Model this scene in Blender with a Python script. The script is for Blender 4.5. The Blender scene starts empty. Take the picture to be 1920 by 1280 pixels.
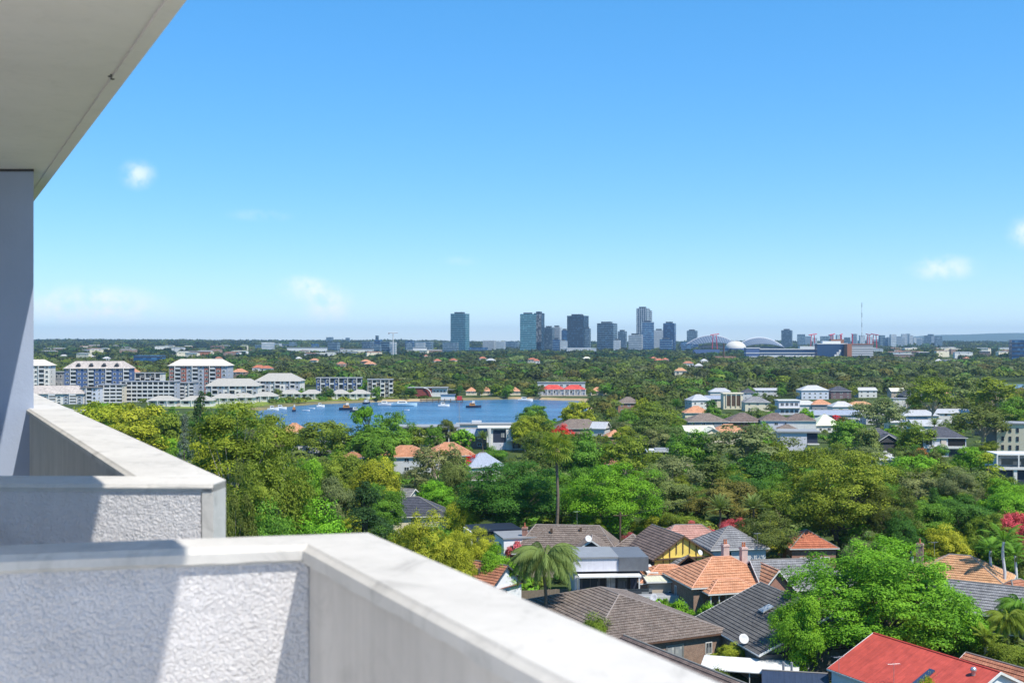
import bpy, math, random
import numpy as np
from mathutils import Vector, Matrix
R = math.radians
SC = bpy.context.scene
COL = SC.collection
F, HC, CX, CY = 2100.0, 40.0, 960.0, 645.0     # photo pixels per unit tangent, camera height, horizon row

# ---------------------------------------------------------------- camera
cd = bpy.data.cameras.new('camera'); cam = bpy.data.objects.new('camera', cd); COL.objects.link(cam)
cam.location = (0, 0, HC); cam.rotation_euler = (R(90), 0, 0)
cd.sensor_width = 36; cd.lens = F / 1920 * 36; cd.shift_y = 5 / 1920
cd.clip_start = .05; cd.clip_end = 40000
cd.dof.use_dof = True; cd.dof.focus_distance = 260; cd.dof.aperture_fstop = 5.0
SC.camera = cam
# ---------------------------------------------------------------- sun, sky, exposure
EL, AZ = R(58), R(45.2)
SUN = Vector((math.cos(EL) * math.sin(AZ), -math.cos(EL) * math.cos(AZ), math.sin(EL)))
ld = bpy.data.lights.new('sun', 'SUN'); ld.energy = 3.55; ld.angle = R(.5); ld.color = (1, .93, .81)
sun = bpy.data.objects.new('sun', ld); COL.objects.link(sun)
sun.rotation_euler = SUN.to_track_quat('Z', 'Y').to_euler(); sun.location = (60, -60, 160)
W = bpy.data.worlds.new('World'); SC.world = W; W.use_nodes = True
nt = W.node_tree; nt.nodes.clear()
sky = nt.nodes.new('ShaderNodeTexSky'); sky.sky_type = 'NISHITA'; sky.sun_disc = False
sky.sun_elevation = EL; sky.sun_rotation = math.atan2(SUN.x, SUN.y)
sky.altitude = 0; sky.air_density = .85; sky.dust_density = 0; sky.ozone_density = 10.0
gmn = nt.nodes.new('ShaderNodeGamma'); gmn.inputs['Gamma'].default_value = .6
hs = nt.nodes.new('ShaderNodeHueSaturation'); hs.inputs['Saturation'].default_value = 1.47; hs.inputs['Value'].default_value = 1.5
nt.links.new(sky.outputs[0], gmn.inputs['Color']); nt.links.new(gmn.outputs[0], hs.inputs['Color'])
# a few thin fair-weather wisps, fixed in the sky by direction
tc = nt.nodes.new('ShaderNodeTexCoord')
def wnode(t, **k):
    n = nt.nodes.new(t)
    for a, v in k.items(): setattr(n, a, v)
    return n
nz = wnode('ShaderNodeTexNoise'); nz.inputs['Scale'].default_value = 52; nz.inputs['Detail'].default_value = 7; nz.inputs['Roughness'].default_value = .62
nt.links.new(tc.outputs['Generated'], nz.inputs['Vector'])
tot = None
for px, py, rx, ry, amt in [(258, 328, 32, 27, .6), (170, 575, 135, 40, .95), (570, 540, 46, 26, .8), (618, 575, 46, 46, .8), (1768, 502, 60, 24, .65), (1922, 436, 30, 30, .6), (487, 404, 60, 12, .2), (862, 489, 40, 10, .15)]:
    dv = Vector(((px - CX) / F, 1, -(py - CY) / F)).normalized()
    sub = wnode('ShaderNodeVectorMath', operation='SUBTRACT'); nt.links.new(tc.outputs['Generated'], sub.inputs[0]); sub.inputs[1].default_value = dv
    mul = wnode('ShaderNodeVectorMath', operation='MULTIPLY'); nt.links.new(sub.outputs[0], mul.inputs[0]); mul.inputs[1].default_value = (F / rx, F / rx, F / ry)
    ln = wnode('ShaderNodeVectorMath', operation='LENGTH'); nt.links.new(mul.outputs[0], ln.inputs[0])
    mr = wnode('ShaderNodeMapRange', interpolation_type='SMOOTHSTEP'); nt.links.new(ln.outputs['Value'], mr.inputs[0])
    mr.inputs[1].default_value = .1; mr.inputs[2].default_value = 1.25; mr.inputs[3].default_value = amt; mr.inputs[4].default_value = 0
    if tot is None: tot = mr.outputs[0]
    else:
        ad = wnode('ShaderNodeMath', operation='ADD'); nt.links.new(tot, ad.inputs[0]); nt.links.new(mr.outputs[0], ad.inputs[1]); tot = ad.outputs[0]
nr = wnode('ShaderNodeMapRange', interpolation_type='SMOOTHSTEP'); nt.links.new(nz.outputs[0], nr.inputs[0]); nr.inputs[1].default_value = .30; nr.inputs[2].default_value = .66
mm = wnode('ShaderNodeMath', operation='MULTIPLY'); nt.links.new(tot, mm.inputs[0]); nt.links.new(nr.outputs[0], mm.inputs[1])
mx = wnode('ShaderNodeMixRGB'); nt.links.new(mm.outputs[0], mx.inputs[0]); nt.links.new(hs.outputs[0], mx.inputs[1]); mx.inputs[2].default_value = (4.7, 4.8, 4.9, 1)
bg = nt.nodes.new('ShaderNodeBackground'); bg.inputs['Strength'].default_value = .132
nt.links.new(mx.outputs[0], bg.inputs['Color'])
wo = nt.nodes.new('ShaderNodeOutputWorld'); nt.links.new(bg.outputs[0], wo.inputs['Surface'])
vs = SC.view_settings; vs.view_transform = 'Standard'; vs.look = 'None'; vs.exposure = 1.0; vs.gamma = 1; vs.use_curve_mapping = False
SC.render.engine = 'CYCLES'
cy = SC.cycles
cy.max_bounces = 6; cy.diffuse_bounces = 3; cy.glossy_bounces = 2; cy.transmission_bounces = 3; cy.volume_bounces = 0; cy.transparent_max_bounces = 4
cy.use_denoising = True; cy.caustics_reflective = False; cy.caustics_refractive = False
SC.render.film_transparent = False

# ---------------------------------------------------------------- helpers
def U(px, py, z):                      # ground position of a photo point known to be at height z
    d = F * (HC - z) / (py - CY); return ((px - CX) / F * d, d)
def at(px, d): return ((px - CX) / F * d, d)
def zat(py, d): return HC - (py - CY) * d / F
def proj(x, y, z): return (CX + F * x / y, CY + F * (HC - z) / y)
def smooth(t): t = np.clip(t, 0, 1); return t * t * (3 - 2 * t)

def mesh(name, v, f, mats=None, uv=None, fm=None, smoothf=False):
    m = bpy.data.meshes.new(name); m.from_pydata([tuple(p) for p in v], [], f)
    for k in (mats if isinstance(mats, (list, tuple)) else [mats]):
        if k: m.materials.append(k)
    if uv is not None:
        l = m.uv_layers.new(name='UVMap'); l.data.foreach_set('uv', np.array(uv, 'f').ravel())
    if fm is not None: m.polygons.foreach_set('material_index', np.array(fm, 'i'))
    if smoothf: m.polygons.foreach_set('use_smooth', [True] * len(m.polygons))
    m.update(); return m
def quads(name, V, mats, tint=None, uvn=None):     # V: (n,4,3) array of loose quads
    V = np.asarray(V, 'f'); n = len(V)
    m = bpy.data.meshes.new(name); m.vertices.add(n * 4); m.loops.add(n * 4); m.polygons.add(n)
    m.vertices.foreach_set('co', V.reshape(-1)); m.loops.foreach_set('vertex_index', np.arange(n * 4, dtype='i'))
    m.polygons.foreach_set('loop_start', np.arange(0, n * 4, 4, dtype='i'))
    m.update(calc_edges=True)
    if tint is not None:
        T = np.asarray(tint, 'f')
        if T.ndim == 1:
            a = m.attributes.new('tint', 'FLOAT', 'POINT'); a.data.foreach_set('value', np.repeat(T, 4))
        else:
            a = m.attributes.new('tint', 'FLOAT_COLOR', 'POINT'); a.data.foreach_set('color', np.repeat(np.c_[T, np.ones(len(T))], 4, axis=0).astype('f').ravel())
    for k in (mats if isinstance(mats, (list, tuple)) else [mats]): m.materials.append(k)
    return m
def ob(name, me, parent=None, loc=(0, 0, 0), rot=(0, 0, 0), sc=(1, 1, 1)):
    o = bpy.data.objects.new(name, me); COL.objects.link(o); o.parent = parent
    o.location = loc; o.rotation_euler = rot; o.scale = sc; return o
def tag(o, label, cat, group=None):
    o['label'] = label; o['category'] = cat
    if group: o['group'] = group
    return o
def kind(o, k): o['kind'] = k; return o
def thing(name, label, cat, loc=(0, 0, 0), rz=0, group=None):
    return tag(ob(name, None, None, loc, (0, 0, rz)), label, cat, group)
_cubes = {}
def cube(m):
    if m.name not in _cubes:
        v = [(x, y, z) for x in (-.5, .5) for y in (-.5, .5) for z in (-.5, .5)]
        f = [(0, 1, 3, 2), (4, 6, 7, 5), (0, 4, 5, 1), (2, 3, 7, 6), (0, 2, 6, 4), (1, 5, 7, 3)]
        _cubes[m.name] = mesh('block', v, f, m)
    return _cubes[m.name]
def bx(root, name, x0, x1, y0, y1, z0, z1, m):
    return ob(name, cube(m), root, ((x0 + x1) / 2, (y0 + y1) / 2, (z0 + z1) / 2), (0, 0, 0), (abs(x1 - x0), abs(y1 - y0), abs(z1 - z0)))
class MB:                              # collects shapes of ONE part
    def __init__(s): s.v = []; s.f = []
    def add(s, v, f):
        n = len(s.v); s.v += [tuple(p) for p in v]; s.f += [tuple(i + n for i in q) for q in f]; return s
    def box(s, x0, x1, y0, y1, z0, z1):
        return s.add([(x, y, z) for x in (x0, x1) for y in (y0, y1) for z in (z0, z1)], [(0, 1, 3, 2), (4, 6, 7, 5), (0, 4, 5, 1), (2, 3, 7, 6), (0, 2, 6, 4), (1, 5, 7, 3)])
    def tube(s, pts, rad, n=6, cap=True):
        pts = [Vector(p) for p in pts]; V = []; Fc = []
        for i, p in enumerate(pts):
            d = (pts[min(i + 1, len(pts) - 1)] - pts[max(i - 1, 0)]).normalized()
            a = d.orthogonal().normalized(); b = d.cross(a)
            if i and V: 
                q = Vector(V[-n]) - pts[i - 1]; q -= d * q.dot(d)
                if q.length > 1e-6: a = q.normalized(); b = d.cross(a)
            r = rad[i] if isinstance(rad, (list, tuple)) else rad
            V += [p + (a * math.cos(6.2832 * k / n) + b * math.sin(6.2832 * k / n)) * r for k in range(n)]
        for i in range(len(pts) - 1):
            for k in range(n): Fc.append((i * n + k, i * n + (k + 1) % n, (i + 1) * n + (k + 1) % n, (i + 1) * n + k))
        if cap: Fc += [tuple(range(n))[::-1], tuple((len(pts) - 1) * n + k for k in range(n))]
        return s.add(V, Fc)
    def lathe(s, prof, c=(0, 0, 0), n=12):
        V = []; Fc = []
        for r, z in prof: V += [(c[0] + r * math.cos(6.2832 * k / n), c[1] + r * math.sin(6.2832 * k / n), c[2] + z) for k in range(n)]
        for i in range(len(prof) - 1):
            for k in range(n): Fc.append((i * n + k, i * n + (k + 1) % n, (i + 1) * n + (k + 1) % n, (i + 1) * n + k))
        return s.add(V, Fc)
    def prism(s, poly, z0, z1):
        n = len(poly)
        return s.add([(x, y, z0) for x, y in poly] + [(x, y, z1) for x, y in poly],
                     [tuple(range(n))[::-1], tuple(range(n, 2 * n))] + [(i, (i + 1) % n, n + (i + 1) % n, n + i) for i in range(n)])
    def part(s, name, m, root=None, sm=False): return ob(name, mesh(name, s.v, s.f, m, smoothf=sm), root)

# ---------------------------------------------------------------- materials
def newmat(name):
    m = bpy.data.materials.new(name); m.use_nodes = True; n = m.node_tree
    return m, n, n.nodes['Principled BSDF']
def nd(n, t, **k):
    x = n.nodes.new(t)
    for a, v in k.items():
        if a in ('inp',):
            for kk, vv in v.items(): x.inputs[kk].default_value = vv
        else: setattr(x, a, v)
    return x
def c4(c): return (c[0], c[1], c[2], 1)
_mats = {}
def M(name, col, rough=.7, var=.18, scale=1.5, bump=0, bscale=40, spec=.3, metal=0, streak=0):
    if name in _mats: return _mats[name]
    m, n, p = newmat(name); L = n.links.new
    g = nd(n, 'ShaderNodeNewGeometry')
    no = nd(n, 'ShaderNodeTexNoise', inp={'Scale': scale, 'Detail': 6, 'Roughness': .65}); L(g.outputs['Position'], no.inputs['Vector'])
    mr = nd(n, 'ShaderNodeMapRange', inp={1: .25, 2: .75, 3: 1 - var, 4: 1 + var * .6}); L(no.outputs[0], mr.inputs[0])
    fac = mr.outputs[0]
    if streak:
        mp = nd(n, 'ShaderNodeMapping', inp={'Scale': (1.6, 1.6, .12)}); L(g.outputs['Position'], mp.inputs[0])
        n2 = nd(n, 'ShaderNodeTexNoise', inp={'Scale': 2.2, 'Detail': 5}); L(mp.outputs[0], n2.inputs['Vector'])
        m2 = nd(n, 'ShaderNodeMapRange', inp={1: .3, 2: .7, 3: 1 - streak, 4: 1}); L(n2.outputs[0], m2.inputs[0])
        mu = nd(n, 'ShaderNodeMath', operation='MULTIPLY'); L(fac, mu.inputs[0]); L(m2.outputs[0], mu.inputs[1]); fac = mu.outputs[0]
    vm = nd(n, 'ShaderNodeVectorMath', operation='SCALE'); vm.inputs[0].default_value = col; L(fac, vm.inputs['Scale'])
    L(vm.outputs[0], p.inputs['Base Color'])
    p.inputs['Roughness'].default_value = rough; p.inputs['Specular IOR Level'].default_value = spec; p.inputs['Metallic'].default_value = metal
    if bump:
        b = nd(n, 'ShaderNodeTexNoise', inp={'Scale': bscale, 'Detail': 4}); L(g.outputs['Position'], b.inputs['Vector'])
        bn = nd(n, 'ShaderNodeBump', inp={'Strength': bump, 'Distance': .02}); L(b.outputs[0], bn.inputs['Height']); L(bn.outputs[0], p.inputs['Normal'])
    _mats[name] = m; return m
def tilemat(name, c1, c2, w=.3, h=.34, mort=.02, old=.25, rough=.8, mc=None, lichen=None):
    old += .12
    m, n, p = newmat(name); L = n.links.new
    uv = nd(n, 'ShaderNodeUVMap')
    br = nd(n, 'ShaderNodeTexBrick', offset=0.5, inp={'Color1': c4(c1), 'Color2': c4(c2), 'Mortar': c4(mc or [x * .45 for x in c1]), 'Scale': 1, 'Mortar Size': mort, 'Mortar Smooth': .3, 'Bias': 0, 'Brick Width': w, 'Row Height': h})
    L(uv.outputs[0], br.inputs['Vector'])
    g = nd(n, 'ShaderNodeNewGeometry')
    no = nd(n, 'ShaderNodeTexNoise', inp={'Scale': .55, 'Detail': 8, 'Roughness': .7}); L(g.outputs['Position'], no.inputs['Vector'])
    mr = nd(n, 'ShaderNodeMapRange', inp={1: .3, 2: .7, 3: 1 - old, 4: 1 + old * .5}); L(no.outputs[0], mr.inputs[0])
    vm = nd(n, 'ShaderNodeVectorMath', operation='SCALE'); L(br.outputs[0], vm.inputs[0]); L(mr.outputs[0], vm.inputs['Scale'])
    src = vm.outputs[0]
    if lichen:
        n3 = nd(n, 'ShaderNodeTexNoise', inp={'Scale': 3.5, 'Detail': 8, 'Roughness': .75}); L(g.outputs['Position'], n3.inputs['Vector'])
        m3 = nd(n, 'ShaderNodeMapRange', inp={1: .5, 2: .66, 3: 0, 4: .75}); L(n3.outputs[0], m3.inputs[0])
        mi = nd(n, 'ShaderNodeMixRGB'); L(m3.outputs[0], mi.inputs[0]); L(src, mi.inputs[1]); mi.inputs[2].default_value = c4(lichen); src = mi.outputs[0]
    L(src, p.inputs['Base Color']); p.inputs['Roughness'].default_value = rough; p.inputs['Specular IOR Level'].default_value = .25
    bn = nd(n, 'ShaderNodeBump', invert=True, inp={'Strength': .6, 'Distance': .04}); L(br.outputs['Fac'], bn.inputs['Height']); L(bn.outputs[0], p.inputs['Normal'])
    return m
def brickmat(name, c1, c2, mort=(.35, .32, .28)):
    m, n, p = newmat(name); L = n.links.new
    g = nd(n, 'ShaderNodeNewGeometry'); s = nd(n, 'ShaderNodeSeparateXYZ'); L(g.outputs['Position'], s.inputs[0])
    a = nd(n, 'ShaderNodeMath', operation='ADD'); L(s.outputs[0], a.inputs[0]); L(s.outputs[1], a.inputs[1])
    c = nd(n, 'ShaderNodeCombineXYZ'); L(a.outputs[0], c.inputs[0]); L(s.outputs[2], c.inputs[1])
    br = nd(n, 'ShaderNodeTexBrick', inp={'Color1': c4(c1), 'Color2': c4(c2), 'Mortar': c4(mort), 'Scale': 1, 'Mortar Size': .012, 'Bias': -.1, 'Brick Width': .24, 'Row Height': .086})
    L(c.outputs[0], br.inputs['Vector'])
    no = nd(n, 'ShaderNodeTexNoise', inp={'Scale': 2.2, 'Detail': 8, 'Roughness': .7}); L(g.outputs['Position'], no.inputs['Vector'])
    mr = nd(n, 'ShaderNodeMapRange', inp={1: .3, 2: .7, 3: .7, 4: 1.2}); L(no.outputs[0], mr.inputs[0])
    vm = nd(n, 'ShaderNodeVectorMath', operation='SCALE'); L(br.outputs[0], vm.inputs[0]); L(mr.outputs[0], vm.inputs['Scale'])
    L(vm.outputs[0], p.inputs['Base Color']); p.inputs['Roughness'].default_value = .85
    return m
def sheetmat(name, col, pitch=.76, rough=.45, var=.12, spec=.4):
    m, n, p = newmat(name); L = n.links.new
    uv = nd(n, 'ShaderNodeUVMap')
    br = nd(n, 'ShaderNodeTexBrick', offset=0, inp={'Color1': c4([x * (1 - var * .3) for x in col]), 'Color2': c4(col), 'Mortar': c4([x * .62 for x in col]), 'Scale': 1, 'Mortar Size': .018, 'Mortar Smooth': .5, 'Brick Width': pitch, 'Row Height': 40})
    L(uv.outputs[0], br.inputs['Vector'])
    g = nd(n, 'ShaderNodeNewGeometry')
    no = nd(n, 'ShaderNodeTexNoise', inp={'Scale': .9, 'Detail': 7, 'Roughness': .7}); L(g.outputs['Position'], no.inputs['Vector'])
    mr = nd(n, 'ShaderNodeMapRange', inp={1: .3, 2: .7, 3: 1 - var, 4: 1 + var * .4}); L(no.outputs[0], mr.inputs[0])
    vm = nd(n, 'ShaderNodeVectorMath', operation='SCALE'); L(br.outputs[0], vm.inputs[0]); L(mr.outputs[0], vm.inputs['Scale'])
    L(vm.outputs[0], p.inputs['Base Color']); p.inputs['Roughness'].default_value = rough; p.inputs['Specular IOR Level'].default_value = spec
    mp = nd(n, 'ShaderNodeMapping', inp={'Scale': (2.2, .18, 1)}); L(uv.outputs[0], mp.inputs[0])
    n4 = nd(n, 'ShaderNodeTexNoise', inp={'Scale': 1.6, 'Detail': 6, 'Roughness': .7}); L(mp.outputs[0], n4.inputs['Vector'])
    m4 = nd(n, 'ShaderNodeMapRange', inp={1: .3, 2: .75, 3: 1.12, 4: .72}); L(n4.outputs[0], m4.inputs[0])
    v4 = nd(n, 'ShaderNodeVectorMath', operation='SCALE'); L(vm.outputs[0], v4.inputs[0]); L(m4.outputs[0], v4.inputs['Scale']); L(v4.outputs[0], p.inputs['Base Color'])
    w = nd(n, 'ShaderNodeTexWave', inp={'Scale': 2.2}); L(uv.outputs[0], w.inputs['Vector'])
    bn = nd(n, 'ShaderNodeBump', inp={'Strength': .25, 'Distance': .03}); L(w.outputs[1], bn.inputs['Height']); L(bn.outputs[0], p.inputs['Normal'])
    return m
def glassmat(name, col, rough=.12, spec=.5, cell=2.2, hi=.35, bright=(.5, .5, .48)):
    m, n, p = newmat(name); L = n.links.new
    g = nd(n, 'ShaderNodeNewGeometry')
    dv = nd(n, 'ShaderNodeVectorMath', operation='SCALE'); L(g.outputs['Position'], dv.inputs[0]); dv.inputs['Scale'].default_value = 1 / cell
    fl = nd(n, 'ShaderNodeVectorMath', operation='FLOOR'); L(dv.outputs[0], fl.inputs[0])
    wn = nd(n, 'ShaderNodeTexWhiteNoise'); L(fl.outputs[0], wn.inputs['Vector'])
    mr = nd(n, 'ShaderNodeMapRange', inp={1: 1 - hi, 2: 1, 3: 0, 4: .6}); L(wn.outputs[0], mr.inputs[0])
    mi = nd(n, 'ShaderNodeMixRGB'); L(mr.outputs[0], mi.inputs[0]); mi.inputs[1].default_value = c4(col); mi.inputs[2].default_value = c4(bright)
    L(mi.outputs[0], p.inputs['Base Color']); p.inputs['Roughness'].default_value = rough; p.inputs['Specular IOR Level'].default_value = spec
    _mats[name] = m; return m

# leaves: colour comes from the object, each sprig a little different
def leafmat(name, attr_color=False, trans=.32):
    m, n, p = newmat(name); L = n.links.new
    a = nd(n, 'ShaderNodeAttribute', attribute_name='tint')
    if attr_color: src = a.outputs['Color']
    else:
        oi = nd(n, 'ShaderNodeObjectInfo')
        hsv = nd(n, 'ShaderNodeHueSaturation'); L(oi.outputs['Color'], hsv.inputs['Color'])
        h = nd(n, 'ShaderNodeMapRange', inp={1: 0, 2: 1, 3: .512, 4: .486}); L(a.outputs['Fac'], h.inputs[0]); L(h.outputs[0], hsv.inputs['Hue'])
        v = nd(n, 'ShaderNodeMapRange', inp={1: 0, 2: 1, 3: .5, 4: 1.55}); L(a.outputs['Fac'], v.inputs[0]); L(v.outputs[0], hsv.inputs['Value'])
        src = hsv.outputs[0]
    L(src, p.inputs['Base Color']); p.inputs['Roughness'].default_value = .55; p.inputs['Specular IOR Level'].default_value = .10
    t = nd(n, 'ShaderNodeBsdfTranslucent'); br = nd(n, 'ShaderNodeMixRGB', blend_type='MULTIPLY', inp={0: 1}); L(src, br.inputs[1]); br.inputs[2].default_value = (1.15, 1.25, .6, 1)
    L(br.outputs[0], t.inputs['Color'])
    mx = nd(n, 'ShaderNodeMixShader', inp={0: trans}); L(p.outputs[0], mx.inputs[1]); L(t.outputs[0], mx.inputs[2])
    L(mx.outputs[0], n.nodes['Material Output'].inputs['Surface'])
    return m
LEAF = leafmat('leaf'); WOODLEAF = leafmat('woodland leaf', True, .22)
BARK = M('grey bark', (.16, .13, .10), .9, .35, 4, .5, 12); PALEBARK = M('pale gum bark', (.42, .37, .30), .85, .35, 2.5, .3, 10)
WHITE = M('white paint', (.68, .68, .66), .55, .12, streak=.14); OFFW = M('cream paint', (.68, .62, .5), .6, .1); LGREY = M('light grey render', (.52, .53, .55), .7, .1)
MGREY = M('mid grey render', (.26, .27, .29), .7, .12); DGREY = M('charcoal paint', (.06, .063, .07), .6, .15); NAVY = M('navy paint', (.035, .045, .075), .5, .15)
BLACK = M('black paint and shade', (.015, .015, .017), .6, .1); STEEL = M('galvanised steel', (.5, .51, .52), .35, .15, metal=.7)  # black also paints the shade of openings and recesses
TIMBER = M('dark timber', (.10, .065, .045), .75, .25, 3)
GLASS = glassmat('window glass', (.03, .04, .05), .08, .6, 1.1, .3, (.35, .37, .38)); CURT = glassmat('curtained glass', (.25, .27, .28), .2, .5, .5, .6, (.55, .55, .52))
BRICK = brickmat('brown brick', (.19, .095, .06), (.27, .14, .085)); RBRICK = brickmat('red brick', (.28, .08, .05), (.34, .12, .07)); DBRICK = brickmat('grey brick', (.075, .07, .065), (.13, .12, .11))
T_OR = tilemat('orange terracotta tiles', (.50, .23, .125), (.60, .31, .185), old=.2); T_TAN = tilemat('tan terracotta tiles', (.52, .27, .14), (.62, .36, .2), old=.3, lichen=(.3, .2, .1))
T_RED = tilemat('red terracotta tiles', (.40, .13, .075), (.50, .18, .10), old=.3); T_RUST = tilemat('rust terracotta tiles', (.36, .15, .09), (.46, .2, .12), old=.35, lichen=(.2, .12, .08))
T_BRN = tilemat('weathered brown tiles', (.155, .12, .10), (.215, .17, .145), old=.3, lichen=(.3, .27, .24)); T_DRK = tilemat('dark brown tiles', (.14, .105, .095), (.2, .15, .13), old=.3)
T_CHA = tilemat('charcoal tiles', (.10, .095, .092), (.13, .125, .12), old=.2); T_GRY = tilemat('grey tiles', (.2, .2, .21), (.28, .28, .29), old=.25); T_SLT = tilemat('slate tiles', (.06, .065, .085), (.09, .095, .12), old=.2)
S_RED = sheetmat('red steel sheet', (.52, .085, .06), 1.15, .6, .28, .25); S_WHT = sheetmat('white steel sheet', (.48, .48, .475), .8, .5); S_GRY = sheetmat('grey steel sheet', (.42, .43, .45), .8, .45)
S_NVY = sheetmat('navy steel sheet', (.035, .05, .09), .6, .4); S_BLU = sheetmat('blue grey steel sheet', (.3, .34, .42), .6, .4); S_CRM = sheetmat('cream sheet', (.66, .66, .52), .6, .6); S_CHA = sheetmat('charcoal steel sheet', (.09, .09, .1), .6, .45)
S_PEA = sheetmat('pale green sheet', (.62, .66, .48), .8, .6); S_VIL = sheetmat('villa white tiles', (.38, .365, .33), .5, .75)
# ---------------------------------------------------------------- terrain, bay, river
WZ = -1.4
bay = [U(478, 771, WZ), U(510, 767, WZ), U(550, 761, WZ), U(600, 757.5, WZ), U(660, 755.5, WZ), U(720, 753, WZ), U(790, 752, WZ), U(880, 750, WZ), U(960, 748, WZ), U(1010, 749, WZ), U(1060, 751, WZ), U(1085, 751, WZ), U(1100, 757, WZ),
       at(1100, 700), at(1065, 625), at(1010, 560), at(960, 500), at(800, 480), at(640, 500), at(500, 530), at(470, 600)]
river = [at(1540, 1020), at(1680, 1005), at(1900, 1000), at(2200, 1010), at(2600, 1010), at(2600, 1190), at(2200, 1175), at(1900, 1160), at(1700, 1165), at(1540, 1140)]
def pdist(X, Y, P):                    # signed distance to polygon, negative inside
    ins = np.zeros(X.shape, bool); D = np.full(X.shape, 1e9)
    for i in range(len(P)):
        x1, y1 = P[i]; x2, y2 = P[(i + 1) % len(P)]
        dx, dy = x2 - x1, y2 - y1; t = np.clip(((X - x1) * dx + (Y - y1) * dy) / (dx * dx + dy * dy), 0, 1)
        D = np.minimum(D, np.hypot(X - x1 - t * dx, Y - y1 - t * dy))
        c = ((y1 > Y) != (y2 > Y)); xi = x1 + (Y - y1) * dx / (dy if abs(dy) > 1e-9 else 1e-9)
        ins ^= c & (X < xi)
    return np.where(ins, -D, D)
def terr(X, Y):
    X = np.asarray(X, float); Y = np.asarray(Y, float)
    z = 10 * smooth((Y - 950) / 2400) + 28 * smooth((Y - 3200) / 3600) + 9 * smooth((Y - 2000) / 2200) * smooth((-X - 200) / 900)
    z = z + smooth((Y - 1500) / 1500) * (2.5 * np.sin(X / 310 + Y / 700) + 2 * np.sin(X / 170 - Y / 450 + 1))
    z = z + 185 * np.exp(-((Y - 17500) / 1300) ** 2) * (smooth((X - 3600) / 4600) + .03 * np.sin(X / 330) + .02 * np.sin(X / 170 + 1) + .22 * np.exp(-((X + 4300) / 900) ** 2))
    if Y.min() > 1300: return z
    d = np.minimum(pdist(X, Y, bay), pdist(X, Y, river))
    return z - 3.6 * smooth((4 - d) / 10)
def tz(x, y): return float(terr(np.array([x]), np.array([y]))[0])
ys = np.concatenate([np.arange(-150, 480, 30), np.arange(480, 880, 6), np.arange(880, 1220, 12), np.geomspace(1220, 20000, 90)])
ss = np.linspace(-1, 1, 181); ss = np.sign(ss) * np.abs(ss) ** 1.5
X = ss[None, :] * (420 + .72 * np.clip(ys, 0, None))[:, None] * 1.0; Y = np.repeat(ys[:, None], len(ss), 1)
Z = terr(X, Y); ny, nx = X.shape
idx = np.arange(ny * nx).reshape(ny, nx)
gf = np.stack([idx[:-1, :-1], idx[:-1, 1:], idx[1:, 1:], idx[1:, :-1]], -1).reshape(-1, 4)
gm = bpy.data.meshes.new('ground'); gm.vertices.add(ny * nx); gm.vertices.foreach_set('co', np.stack([X, Y, Z], -1).astype('f').ravel())
gm.loops.add(gf.size); gm.loops.foreach_set('vertex_index', gf.astype('i').ravel()); gm.polygons.add(len(gf)); gm.polygons.foreach_set('loop_start', np.arange(0, gf.size, 4, dtype='i')); gm.update(calc_edges=True)
gm.polygons.foreach_set('use_smooth', np.ones(len(gf), bool))
db = pdist(X, Y, bay)
sand = (smooth((8.5 - np.abs(db - 2)) / 5) * (Y > 690) * (.35 + .65 * smooth(.5 + .8 * np.sin(X / 17) + .5 * np.sin(X / 7.3)))).ravel()
park = (smooth((db - 8) / 8) * smooth((75 - db) / 20) * (Y > 700) * smooth((-X - 60) / 30)).ravel()
a = gm.attributes.new('cover', 'FLOAT_COLOR', 'POINT'); a.data.foreach_set('color', np.stack([sand, park, sand * 0, sand * 0 + 1], -1).astype('f').ravel())
m, n, p = newmat('ground cover'); L = n.links.new
g = nd(n, 'ShaderNodeNewGeometry'); at_ = nd(n, 'ShaderNodeAttribute', attribute_name='cover'); sp = nd(n, 'ShaderNodeSeparateColor'); L(at_.outputs['Color'], sp.inputs[0])
n1 = nd(n, 'ShaderNodeTexNoise', inp={'Scale': .06, 'Detail': 8, 'Roughness': .7}); L(g.outputs['Position'], n1.inputs['Vector'])
cr = nd(n, 'ShaderNodeValToRGB'); L(n1.outputs[0], cr.inputs[0]); e = cr.color_ramp.elements
e[0].position = .3; e[0].color = (.03, .05, .018, 1); e[1].position = .68; e[1].color = (.09, .11, .035, 1)
q = e.new(.56); q.color = (.05, .075, .02, 1); q = e.new(.78); q.color = (.15, .13, .1, 1)
m1 = nd(n, 'ShaderNodeMixRGB'); L(sp.outputs[1], m1.inputs[0]); L(cr.outputs[0], m1.inputs[1]); m1.inputs[2].default_value = (.16, .21, .035, 1)
m2 = nd(n, 'ShaderNodeMixRGB'); L(sp.outputs[0], m2.inputs[0]); L(m1.outputs[0], m2.inputs[1]); m2.inputs[2].default_value = (.36, .27, .16, 1)
L(m2.outputs[0], p.inputs['Base Color']); p.inputs['Roughness'].default_value = .95; p.inputs['Specular IOR Level'].default_value = .1
gm.materials.append(m)
kind(tag(ob('ground', gm), 'green suburban ground running out to the hills', 'ground'), 'structure')
m, n, p = newmat('bay water'); L = n.links.new
g = nd(n, 'ShaderNodeNewGeometry'); mp = nd(n, 'ShaderNodeMapping', inp={'Scale': (.5, .22, 1)}); L(g.outputs['Position'], mp.inputs[0])
n1 = nd(n, 'ShaderNodeTexNoise', inp={'Scale': .9, 'Detail': 7, 'Roughness': .7}); L(mp.outputs[0], n1.inputs['Vector'])
mp2 = nd(n, 'ShaderNodeMapping', inp={'Scale': (.012, .07, 1)}); L(g.outputs['Position'], mp2.inputs[0])
n2 = nd(n, 'ShaderNodeTexNoise', inp={'Scale': 1.0, 'Detail': 7, 'Roughness': .7}); L(mp2.outputs[0], n2.inputs['Vector'])
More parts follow.
